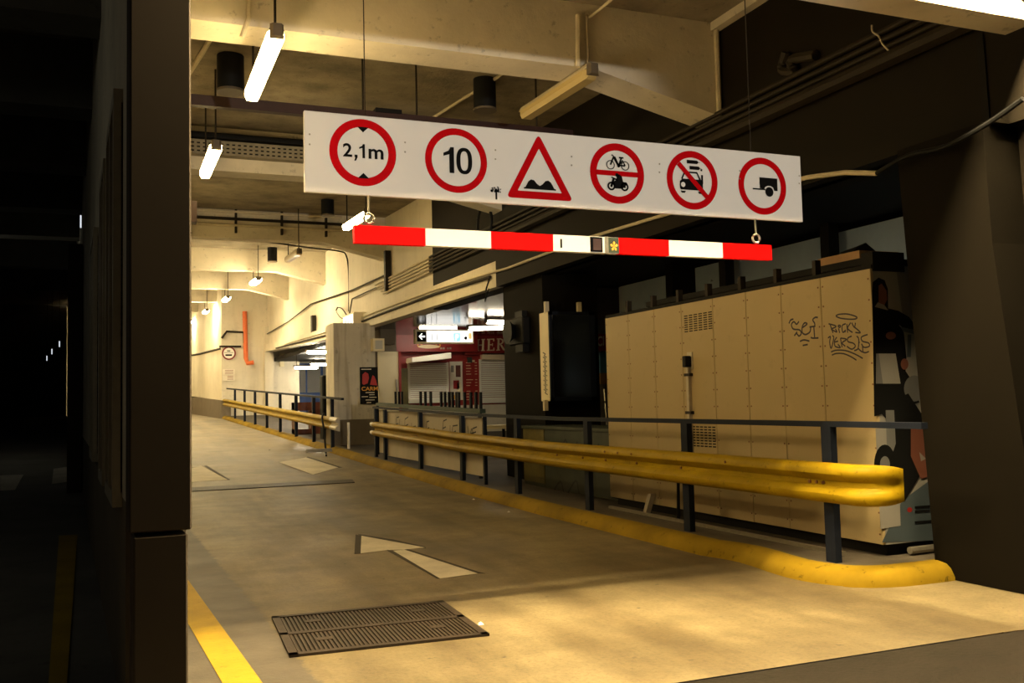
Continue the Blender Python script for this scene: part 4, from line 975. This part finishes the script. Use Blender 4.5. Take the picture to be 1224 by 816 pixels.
mb.build('small_print', 'paper', po)
# illuminated direction sign
DY = 24.0
Dd = lambda px, py, d=0.: (lambda p: Vector((p.x, DY - d, p.z)))(onY(px, py, DY))
ds = thing('direction_sign', Dd(531, 410), 'lit white direction sign with left arrow hanging before the red stall', 'sign')
a, c = Dd(496.5, 410.5), Dd(566, 394)
MB().box((a.x, DY, a.z), (c.x, DY + .16, c.z)).build('case', 'cream_paint', ds)
a2, c2 = Dd(510, 408.5), Dd(564.5, 395.5)
fc_ = MB().box((a2.x, DY - .012, a2.z), (c2.x, DY, c2.z)).build('lit_face', 'sign_glow', ds)
a3, c3 = Dd(498.5, 408), Dd(509.6, 396.2)
ar = MB().box((a3.x, DY - .012, a3.z), (c3.x, DY, c3.z)).build('arrow_field', 'print_black', ds)
mx_, mz_ = (a3.x + c3.x) / 2, (a3.z + c3.z) / 2; k = .085
MB().face([Vector((mx_ + u * k, DY - .016, mz_ + v * k)) for u, v in ((-1, 0), (-.1, .95), (.25, .95), (-.4, .25), (1, .25), (1, -.25), (-.4, -.25), (.25, -.95), (-.1, -.95))]).build('arrow', 'sign_glow', ar)
def dface(px0, py0, px1, py1, name, mat):
    p, q2 = Dd(px0, py1), Dd(px1, py0); return MB().box((p.x, DY - .016, p.z), (q2.x, DY - .0125, q2.z)).build(name, mat, ds)
for px in (516, 522): dface(px - .25, 398, px + .25, 407, 'divider', 'print_black')
pk_ = dface(542, 398, 550, 408, 'parking_symbol', 'sign_blue_glow'); mb = MB(); lettering(mb, 'P', quadmap(Dd(544.2, 399.5, .019), Dd(548.2, 399.5, .019), Dd(544.2, 406.8, .019), Dd(548.2, 406.8, .019)), .02); mb.build('letter', 'sign_glow', pk_)
p = Dd(556.5, 404); mb = disc(MB(), p, .045, DY - .017, 16); mb.build('dot_symbol', 'print_black', ds)
dface(560, 398, 563.5, 405, 'gold_symbol', 'sign_gold_glow')
# tubes under the low ceiling
tube_light(onY(560, 391.5, 22.0), onY(640, 389, 22.0), .14, 'back_glow', 'long lit ceiling tube beside the direction sign', hangers=False, group='tubes under the low ceiling')
for i, (px, py, y, l) in enumerate(((596, 380, 21.0, 1.3),)):
    p = onY(px, py, y); p.z = 3.32; tube_light((p.x - .3, y, 3.32), (p.x + .9, y, 3.32), .16, 'back_glow', 'short lit ceiling tube left of the dark pier', hangers=False, group='tubes under the low ceiling')
tube_light((7.6, 25.4, 3.30), (8.7, 25.4, 3.30), .16, 'stall_fill_glow', 'added tube light to brighten the red stall, screened by the direction sign', hangers=False, group='tubes under the low ceiling')  # added to brighten the shutters, hidden behind the sign
tube_light((7.34, 7.2, 1.9), (7.34, 9.4, 1.9), .09, 'fill_glow', 'added tube light behind the kiosk, lighting the blue panel', hangers=False, group='added kiosk fill light')  # unseen lamp, added only to light the blue wall behind
pB = [onZ(382, 420, 3.55), onZ(364, 438, 3.4), onZ(384, 435, 3.4)]
for i, p in enumerate(pB):
    p2 = Vector((p.x, 34 + 4 * i, 3.5)); d = _ray(((382, 420), (366, 438.5), (384, 435))[i][0], ((382, 420), (366, 438.5), (384, 435))[i][1]); p2 = Vector((d[0] / d[1] * p2.y, p2.y, EYE + d[2] / d[1] * p2.y))
    tube_light(p2 - Vector((.45, 0, 0)), p2 + Vector((.45, 0, 0)), .16, 'passage_glow', ('nearest ceiling tube in the passage to the blue door', 'left ceiling tube above the blue door', 'right ceiling tube above the blue door')[i], hangers=True, top=3.44, group='tubes in the blue door passage')
# lit exit box on the downstand
ex = thing('exit_sign', (5.7, 27, 3.5), 'small lit white sign box on the pale downstand', 'sign')
p = onX(417, 394, 5.8); a = onX(410.5, 401, 5.62); c = onX(423, 386, 5.62)
MB().box((5.62, c.y - .0, 3.38), (6.0, a.y, 3.86)).build('case', 'cream_paint', ex)
MB().box((5.60, c.y - .02, 3.42), (6.0, c.y, 3.82)).build('side_face', 'cream_paint', ex)
MB().box((5.605, c.y + .05, 3.43), (5.62, a.y - .05, 3.81)).build('lit_face', 'exit_glow', ex)
mb = MB()
for k in range(3): mb.box((5.60, c.y + .12 + k * .35, 3.5 + .05 * k), (5.606, c.y + .35 + k * .35, 3.62 + .05 * k))
mb.build('symbol', 'exit_ink', ex)

# ------------------------------------------------------------------ blue door passage
dY = 48.3
D2 = lambda px, py: onY(px, py, dY)
bdr = thing('blue_door', D2(370, 500), 'blue door with two glass panes at the back of the side passage', 'door')
a, c = D2(357, 500), D2(386, 434)
MB().box((a.x, dY, .7), (c.x, dY + .1, c.z)).build('frame', 'blue_door', bdr)
for q0, q1 in ((358.5, 365), (367.5, 383)): p, s3 = D2(q0, 469), D2(q1, 438); MB().box((p.x, dY - .02, p.z), (s3.x, dY, s3.z)).build('pane', 'glass_grey', bdr)
tm = thing('ticket_barrier', (5.3, 26, .5), 'black machine with a fluorescent yellow strip beside the cream pier', 'machine')
a = onY(386, 520, 26.5); c = onY(397, 448, 26.5)
MB().box((a.x, 26.5, .45), (c.x + .05, 26.9, c.z)).bevel(.03, 1).build('body', 'black', tm)
p, q2 = onY(390.5, 478, 26.49), onY(394, 464, 26.49); MB().box((p.x, 26.48, p.z), (q2.x, 26.5, q2.z)).build('strip', 'hi_vis', tm)
wf = thing('wooden_counter', (5.3, 29, .6), 'dark brown wooden counter behind the far railing', 'counter')
a, c = onY(352, 525, 29), onY(393, 480, 29)
MB().box((a.x, 29, c.z - .25), (c.x, 29.5, c.z)).build('top_rail', 'wood_brown', wf)
MB().box((a.x, 29.0, .5), (a.x + .08, 29.5, c.z)).build('post', 'wood_brown', wf)
MB().box((onY(372, 500, 29).x, 29.05, .5), (c.x, 29.5, c.z - .25)).build('panel', 'wood_brown', wf)
MB().box((a.x, 29.0, c.z - .95), (onY(375, 500, 29).x, 29.5, c.z - .8)).build('shelf', 'wood_brown', wf)
wp = onY(397, 520, 22.9); tag(MB().box((5.0, 22.75, .37), (5.04, 22.85, 1.0)).build('white_post', 'sign_white'), 'short white post at the near end of the far railing', 'post')
p = onZ(380, 539, .42); tag(MB().box((p.x - .25, p.y - .06, p.z - .02), (p.x + .3, p.y + .06, p.z + .05)).build('white_block', 'mural_white'), 'flat white block on the kerb under the far railing', 'block')
pipe('cable', smooth_pts([(fx(24.0) - .1, 24.0, fh(24) + .82), (fx(24) - .18, 23.9, fh(24) + .72), (fx(24) - .2, 23.6, fh(24) + .45), (4.55, 23.2, g(23.2) + .02), (4.4, 22.4, g(22.4) + .02)]), .025, 'black', 'black cable drooping over the far barrier to the lane', 'cable')

# ------------------------------------------------------------------ signs and pipe on the far wall
FYy = 43.66
rs = thing('round_sign', onY(273.5, 422, FYy), 'round white sign with dark red rim on the far wall', 'sign')
pc = onY(273.5, 422, FYy); r = .30
MB().tube([(pc.x, FYy, pc.z), (pc.x, FYy - .03, pc.z)], r, 28).build('disc', 'sign_white', rs)
mb = disc(MB(), pc, r, FYy - .034, 28, r * .78); mb.build('rim', 'shop_red_dark', rs)
mb = MB(); mb.box((pc.x - .2, FYy - .036, pc.z + .02), (pc.x + .2, FYy - .033, pc.z + .035)); mb.box((pc.x - .15, FYy - .036, pc.z - .12), (pc.x + .13, FYy - .033, pc.z - .05)); mb.box((pc.x - .08, FYy - .036, pc.z + .08), (pc.x + .06, FYy - .033, pc.z + .12)); mb.build('symbol', 'print_black', rs)
for i, (y0, y1, lab) in enumerate(((441, 448, 'upper pale notice plate under the round sign'), (448.3, 455, 'lower pale notice plate under the round sign'))):
    nt_ = thing('notice_plate', onY(273, y1, FYy), lab, 'notice', 'notices on the far wall'); a, c = onY(266, y1, FYy), onY(280.5, y0, FYy)
    MB().box((a.x, FYy - .02, a.z), (c.x, FYy, c.z)).build('plate', 'paper', nt_)
    mb = MB()
    for k in range(3): mb.box((a.x + .1 + .1 * i, FYy - .024, a.z + .05 + k * .07), (c.x - .06, FYy - .021, a.z + .075 + k * .07))
    mb.build('print', 'paper_ink', nt_)
pipe('downpipe', [onY(292.5, 372, 43.6), onY(293.5, 412, 43.6), onY(294, 428, 43.6), onY(296, 434, 43.5), onY(303, 433, 43.4)], .10, 'orange_pipe', 'orange red downpipe with elbow on the far wall')
pipe('conduit', [onY(265, 404, 43.6), onY(271, 396, 43.6), onY(291, 397, 43.6), onY(292, 410, 43.6)], .05, 'conduit_dark', 'dark angled conduit on the far wall above the round sign')
tag(MB().box(onY(262, 415, 43.68) - Vector((0, .1, 0)), onY(288, 413, 43.68)).build('wall_ledge', 'conduit_dark'), 'thin dark ledge just above the round sign', 'ledge')
pipe('cable', [(3.42, 59, 4.0 + .5), (3.7, 52, 4.25), (4.0, 44, 4.05)], .05, 'conduit_dark', 'dark cable along the farthest lit wall', 'cable')
jb = onY(337, 430, 43.6); tag(MB().box((jb.x - .09, 43.55, jb.z - .3), (jb.x + .09, 43.7, jb.z + .3)).build('junction_box', 'cream_paint'), 'small cream box high on the far wall under the downstand', 'box')

# ------------------------------------------------------------------ markings and ironwork in the lane
def mark(name, pts, mat, label, cat='road marking', h=.004, th=.003, lift=True):
    P = [onZ(px, py, lambda y: g(y) + h) for px, py in pts]
    return tag(MB().prism(P, (0, 0, -th)).build(name, mat), label, cat)
am = thing('lane_arrow', (2.4, 9, .003), 'white left-turn arrow with dark outline painted on the lane', 'road marking')
def zpoly(pts, name, mat, h): MB().prism([onZ(px, py, h) for px, py in pts], (0, 0, -.002)).build(name, mat, am)
zpoly([(425, 638.5), (432, 640), (431, 661), (423.5, 661.5)], 'outline', 'line_dark', .003)
zpoly([(432, 640), (470, 647), (509, 655), (508, 653), (470, 644.5), (428, 638)], 'outline', 'line_dark', .003)
zpoly([(462, 657), (471, 658), (526, 691), (522, 691)], 'outline', 'line_dark', .003)
zpoly([(482, 656.5), (488, 656), (572, 683), (580, 685), (560, 684)], 'outline', 'line_dark', .003)
zpoly([(432, 640), (508, 654), (482, 656.5), (463, 657), (431, 661)], 'arrow_head', 'white_paint', .004)
zpoly([(470, 658), (483, 656.5), (571, 685), (526, 691)], 'arrow_shaft', 'white_paint', .004)
mark('white_patch', [(333, 552), (366, 546.5), (405, 558), (374, 567)], 'white_paint', 'white painted rectangle on the lane by the far barrier end')
mark('dark_edge', [(366, 546.5), (368, 545.5), (409, 558.5), (405, 558.5)], 'line_dark', 'dark outline along the white rectangle by the far barrier')
mark('white_patch', [(222, 562), (240, 556), (272, 573), (224, 576)], 'white_paint', 'worn white marking on the lane beside the left pier')
mark('dark_edge', [(244, 556.5), (247, 556), (275, 573), (271, 573)], 'line_dark', 'dark outline along the worn white marking by the left pier')
mark('cover_strip', [(214, 583), (421, 572.5), (424, 576), (214, 587.5)], 'iron', 'dark metal expansion strip across the lane', 'strip', .012, .012)
yl = [onZ(px, py, 0) for px, py in ((222, 690), (310, 816), (276, 816))]
x_at = lambda y, o: .80 - .05 * (y - 4.2) + o
tag(MB().prism([(.545 + .17, 4.2, .004), (.715 + .0, 4.2, .004), (.715 - .05 * 14, 18.2, .004), (.53 - .05 * 14, 18.2, .004), (.53, 4.2, .004)][1:], (0, 0, -.003)).build('edge_line', 'line_yellow'), 'yellow edge line on the lane right of the left pier', 'road marking')
gt_ = thing('drain_grate', (1.5, 6.08, 0), 'large rusty iron drain grate set in the lane', 'grate'); gt_.rotation_euler.z = -.047
ga, gb, gc, gd = onZ(316, 741, 0), onZ(362, 787, 0), onZ(591, 757, 0), onZ(521, 722, 0)
gx0, gx1, gy0, gy1 = .90, 2.09, 5.55, 6.62
MB().prism([(gx0, gy0, .004), (gx1, gy0, .004), (gx1, gy1, .004), (gx0, gy1, .004)], (0, 0, -.003)).build('pit', 'kiosk_dark', gt_)
for a_, c_ in (((gx0, gy0), (gx1, gy0 + .05)), ((gx0, gy1 - .05), (gx1, gy1)), ((gx0, gy0), (gx0 + .05, gy1)), ((gx1 - .05, gy0), (gx1, gy1)), ((gx0, (gy0 + gy1) / 2 - .03), (gx1, (gy0 + gy1) / 2 + .03))):
    MB().box((a_[0], a_[1], .0), (c_[0], c_[1], .016)).build('frame_bar', 'iron', gt_)
n = 42
for row in (0, 1):
    ya_ = gy0 + .05 if row == 0 else (gy0 + gy1) / 2 + .03; yb_ = (gy0 + gy1) / 2 - .03 if row == 0 else gy1 - .05
    first = None
    for k in range(n):
        x = gx0 + .05 + (gx1 - gx0 - .1) * (k + .2) / n
        if first is None:
            first = MB().box((x, ya_, .003), (x + .015, yb_, .012)).build('bar', 'iron', gt_); o = first; xb = x
        else:
            o = first.copy(); COL.objects.link(o); o.location.x += x - xb
for u, v in ((.2, .3), (.8, .3), (.2, .78), (.8, .78)): x, y = gx0 + u * (gx1 - gx0), gy0 + v * (gy1 - gy0); MB().box((x - .05, y - .035, .003), (x + .05, y + .035, .014)).build('lifting_plate', 'iron', gt_)
# litter on the lane
for i, (px, py, lab) in enumerate(((566, 597, 'crumpled bright scrap of litter lying in the gutter by the kerb'), (608, 612, 'tiny white scrap of litter in the gutter near the barrier middle'), (322, 538, 'small dark scrap lying on the lane below the far barrier'), (574, 746, 'pale paper scrap at the right end of the drain grate'))):
    p = onZ(px, py, lambda y: g(y)); q_ = .016; tag(MB().hexa([(p.x - q_, p.y - q_, p.z), (p.x + q_ * 1.3, p.y - q_, p.z), (p.x + q_, p.y + q_, p.z), (p.x - q_, p.y + q_ * .8, p.z), (p.x - q_ * .6, p.y - q_ * .5, p.z + .014), (p.x + q_ * .7, p.y - q_ * .4, p.z + .010), (p.x + q_ * .5, p.y + q_ * .5, p.z + .016), (p.x - q_ * .4, p.y + q_ * .5, p.z + .012)]).build('litter', 'black' if i == 2 else 'sign_white'), lab, 'litter')

# ------------------------------------------------------------------ dark depth behind and above the kiosk
struct(MB().box((8.0, 5.0, 1.5), (8.1, 14.6, 3.36)).build('wall_back', 'blue_panel'))
struct(MB().box((7.6, 12.2, .1), (12, 12.4, 3.44)).build('wall_back', 'pier_dark'))
for k, y in enumerate((7.0, 8.9, 11.0)): tag(MB().box((7.7, y, .12), (7.85, y + .15, 3.44)).build('dark_post', 'kiosk_dark'), ('right', 'middle', 'left')[k] + ' dark post standing behind the kiosk roof', 'post', 'posts behind the kiosk')
rw = thing('red_sign', onY(718, 410, 16), 'small red sign with white letters seen between dark pier and kiosk', 'sign')
a, c = onY(712.5, 419, 16), onY(725, 399, 16); MB().box((a.x, 16, a.z), (c.x, 16.5, c.z)).build('panel', 'shop_red', rw)
mb = MB(); lettering(mb, 'CI', quadmap(onY(714, 402, 15.98), onY(722, 401, 15.98), onY(714, 414, 15.98), onY(722, 413, 15.98)), .02); mb.build('letters', 'sign_white', rw)
struct(MB().box((onY(712, 420, 16.5).x - .3, 16.5, .2), (onY(760, 420, 16.5).x, 16.7, 3.0)).build('wall_back', 'mural_white'))
bp_ = thing('blue_poster', onY(722, 458, 16.4), 'narrow blue and orange poster beside the kiosk edge', 'poster')
a, c = onY(718, 459, 16.4), onY(727, 421, 16.4); h4 = c.z - a.z; MB().box((a.x, 16.4, a.z + h4 * .35), (c.x, 16.45, c.z)).build('sky', 'poster_blue', bp_); MB().box((a.x, 16.4, a.z), (c.x, 16.45, a.z + h4 * .35)).build('ground', 'cardboard', bp_)
ch = thing('step_stool', onY(720, 508, 15.5), 'pale folding step stool between the dark pier and the kiosk', 'stool')
a, c = onY(714, 510, 15.5), onY(727, 480, 15.5)
for x_ in (a.x, c.x - .04): MB().hexa([(x_, 15.4, .25), (x_ + .035, 15.4, .25), (x_ + .035, 15.44, .25), (x_, 15.44, .25), (x_, 15.56, 1.6), (x_ + .035, 15.56, 1.6), (x_ + .035, 15.6, 1.6), (x_, 15.6, 1.6)]).build('leg', 'steel', ch)
for z in (.6, 1.0, 1.35): MB().box((a.x, 15.42, z), (c.x, 15.6, z + .03)).build('tread', 'mural_white', ch)
sh = thing('shelf_table', (8.5, 20, 1), 'small table with pale top behind the board fence', 'table')
a, c = onY(579, 513, 19.), onY(603, 508, 19.); MB().box((a.x, 19, a.z), (c.x + .2, 19.5, c.z)).build('top', 'cream_paint', sh)
for x_ in (a.x + .05, c.x): MB().box((x_, 19.1, .2), (x_ + .05, 19.15, a.z)).build('leg', 'black', sh)

# ------------------------------------------------------------------ left garage side
for i, (y0, y1, za, zb_) in enumerate(((5.05, 6.05, 1.02, 2.95), (6.5, 7.3, 1.02, 2.95), (9.0, 10.2, 1.05, 2.95))):
    wn = bpy.data.objects.new('window_%d' % (i + 1), None); COL.objects.link(wn); wn.location = (wl(y0), y0, za); struct(wn)
    def slab(ya2, yb2, z0_, z1_, o0, o1, name, mat): return MB().hexa([(wl(ya2) - o1, ya2, z0_), (wl(ya2) - o0, ya2, z0_), (wl(yb2) - o0, yb2, z0_), (wl(yb2) - o1, yb2, z0_), (wl(ya2) - o1, ya2, z1_), (wl(ya2) - o0, ya2, z1_), (wl(yb2) - o0, yb2, z1_), (wl(yb2) - o1, yb2, z1_)]).build(name, mat, wn)
    slab(y0, y1, za, zb_, -.02, .008, 'pane', 'black_gloss')
    for (q0, q1, r0, r1) in ((y0, y0 + .07, za, zb_), (y1 - .07, y1, za, zb_), ((y0 + y1) / 2 - .035, (y0 + y1) / 2 + .035, za, zb_), (y0, y1, za - .07, za), (y0, y1, zb_, zb_ + .07)): slab(q0, q1, r0, r1, -.01, .045, 'frame', 'galv')
lj = wl(17.6); struct(MB().box((lj - .22, 17.3, 0), (lj, 18.3, 4.2)).build('pier_left', 'pier_brown'))
tag(MB().prism([onZ(px, py, .003) for px, py in ((74, 590), (96, 590), (80, 816), (58, 816))], (0, 0, -.003)).build('edge_line', 'line_yellow'), 'faint yellow edge line on the dark lane left of the pier', 'road marking')
for i, q in enumerate(([(0, 568), (28, 567), (18, 585), (0, 586)], [(64, 560), (93, 556), (91, 574), (62, 578)])):
    tag(MB().prism([onZ(px, py, lambda y: g(y) - .004) for px, py in q], (0, 0, -.003)).build('white_patch', 'white_paint'), ('leftmost pale marking on the dark garage floor', 'pale marking at the foot of the dark left wall')[i], 'road marking')
for i, (px, py, Y) in enumerate(((97, 262, 20), (91, 355, 30), (86.5, 382, 36), (85, 402, 42), (71, 411, 44), (62, 420, 48), (56, 428, 52))):
    p = onY(px, py, Y); h2 = .16 if i in (0, 1) else .12
    dl = thing('distant_lamp', p, 'tiny cold white lamp in the dark left garage, ' + ('nearest and highest', 'second nearest', 'third nearest', 'fourth, in the middle of the row', 'third from the far end', 'second from the far end', 'farthest and lowest')[i], 'light', 'distant lamps in the dark garage')
    MB().box((p.x - .02, Y, p.z - h2), (p.x + .02, Y + .04, p.z + h2)).build('lamp', 'far_glow', dl); MB().tube([(p.x, Y + .02, p.z + h2), (p.x, Y + .02, cz(Y))], .008, 4).build('rod', 'black', dl)
for k in range(4): struct(MB().box((-6.2 + .6 * (k % 2), 20 + 8 * k, 0), (-5.7 + .6 * (k % 2), 20.6 + 8 * k, 7)).build('pier_garage', 'garage_dark'))
gg = thing('garage_barrier', (-7, 26, .4), 'dim grey barrier rails across the far left garage', 'guardrail')
for z in (.75, 1.05): MB().box((-9.9, 26, z + .3), (-3.6, 26.06, z + .42)).build('rail', 'galv', gg)
for x_ in (-9, -7.5, -6, -4.5): MB().box((x_, 26.06, .3), (x_ + .1, 26.14, 1.5)).build('post', 'galv', gg)
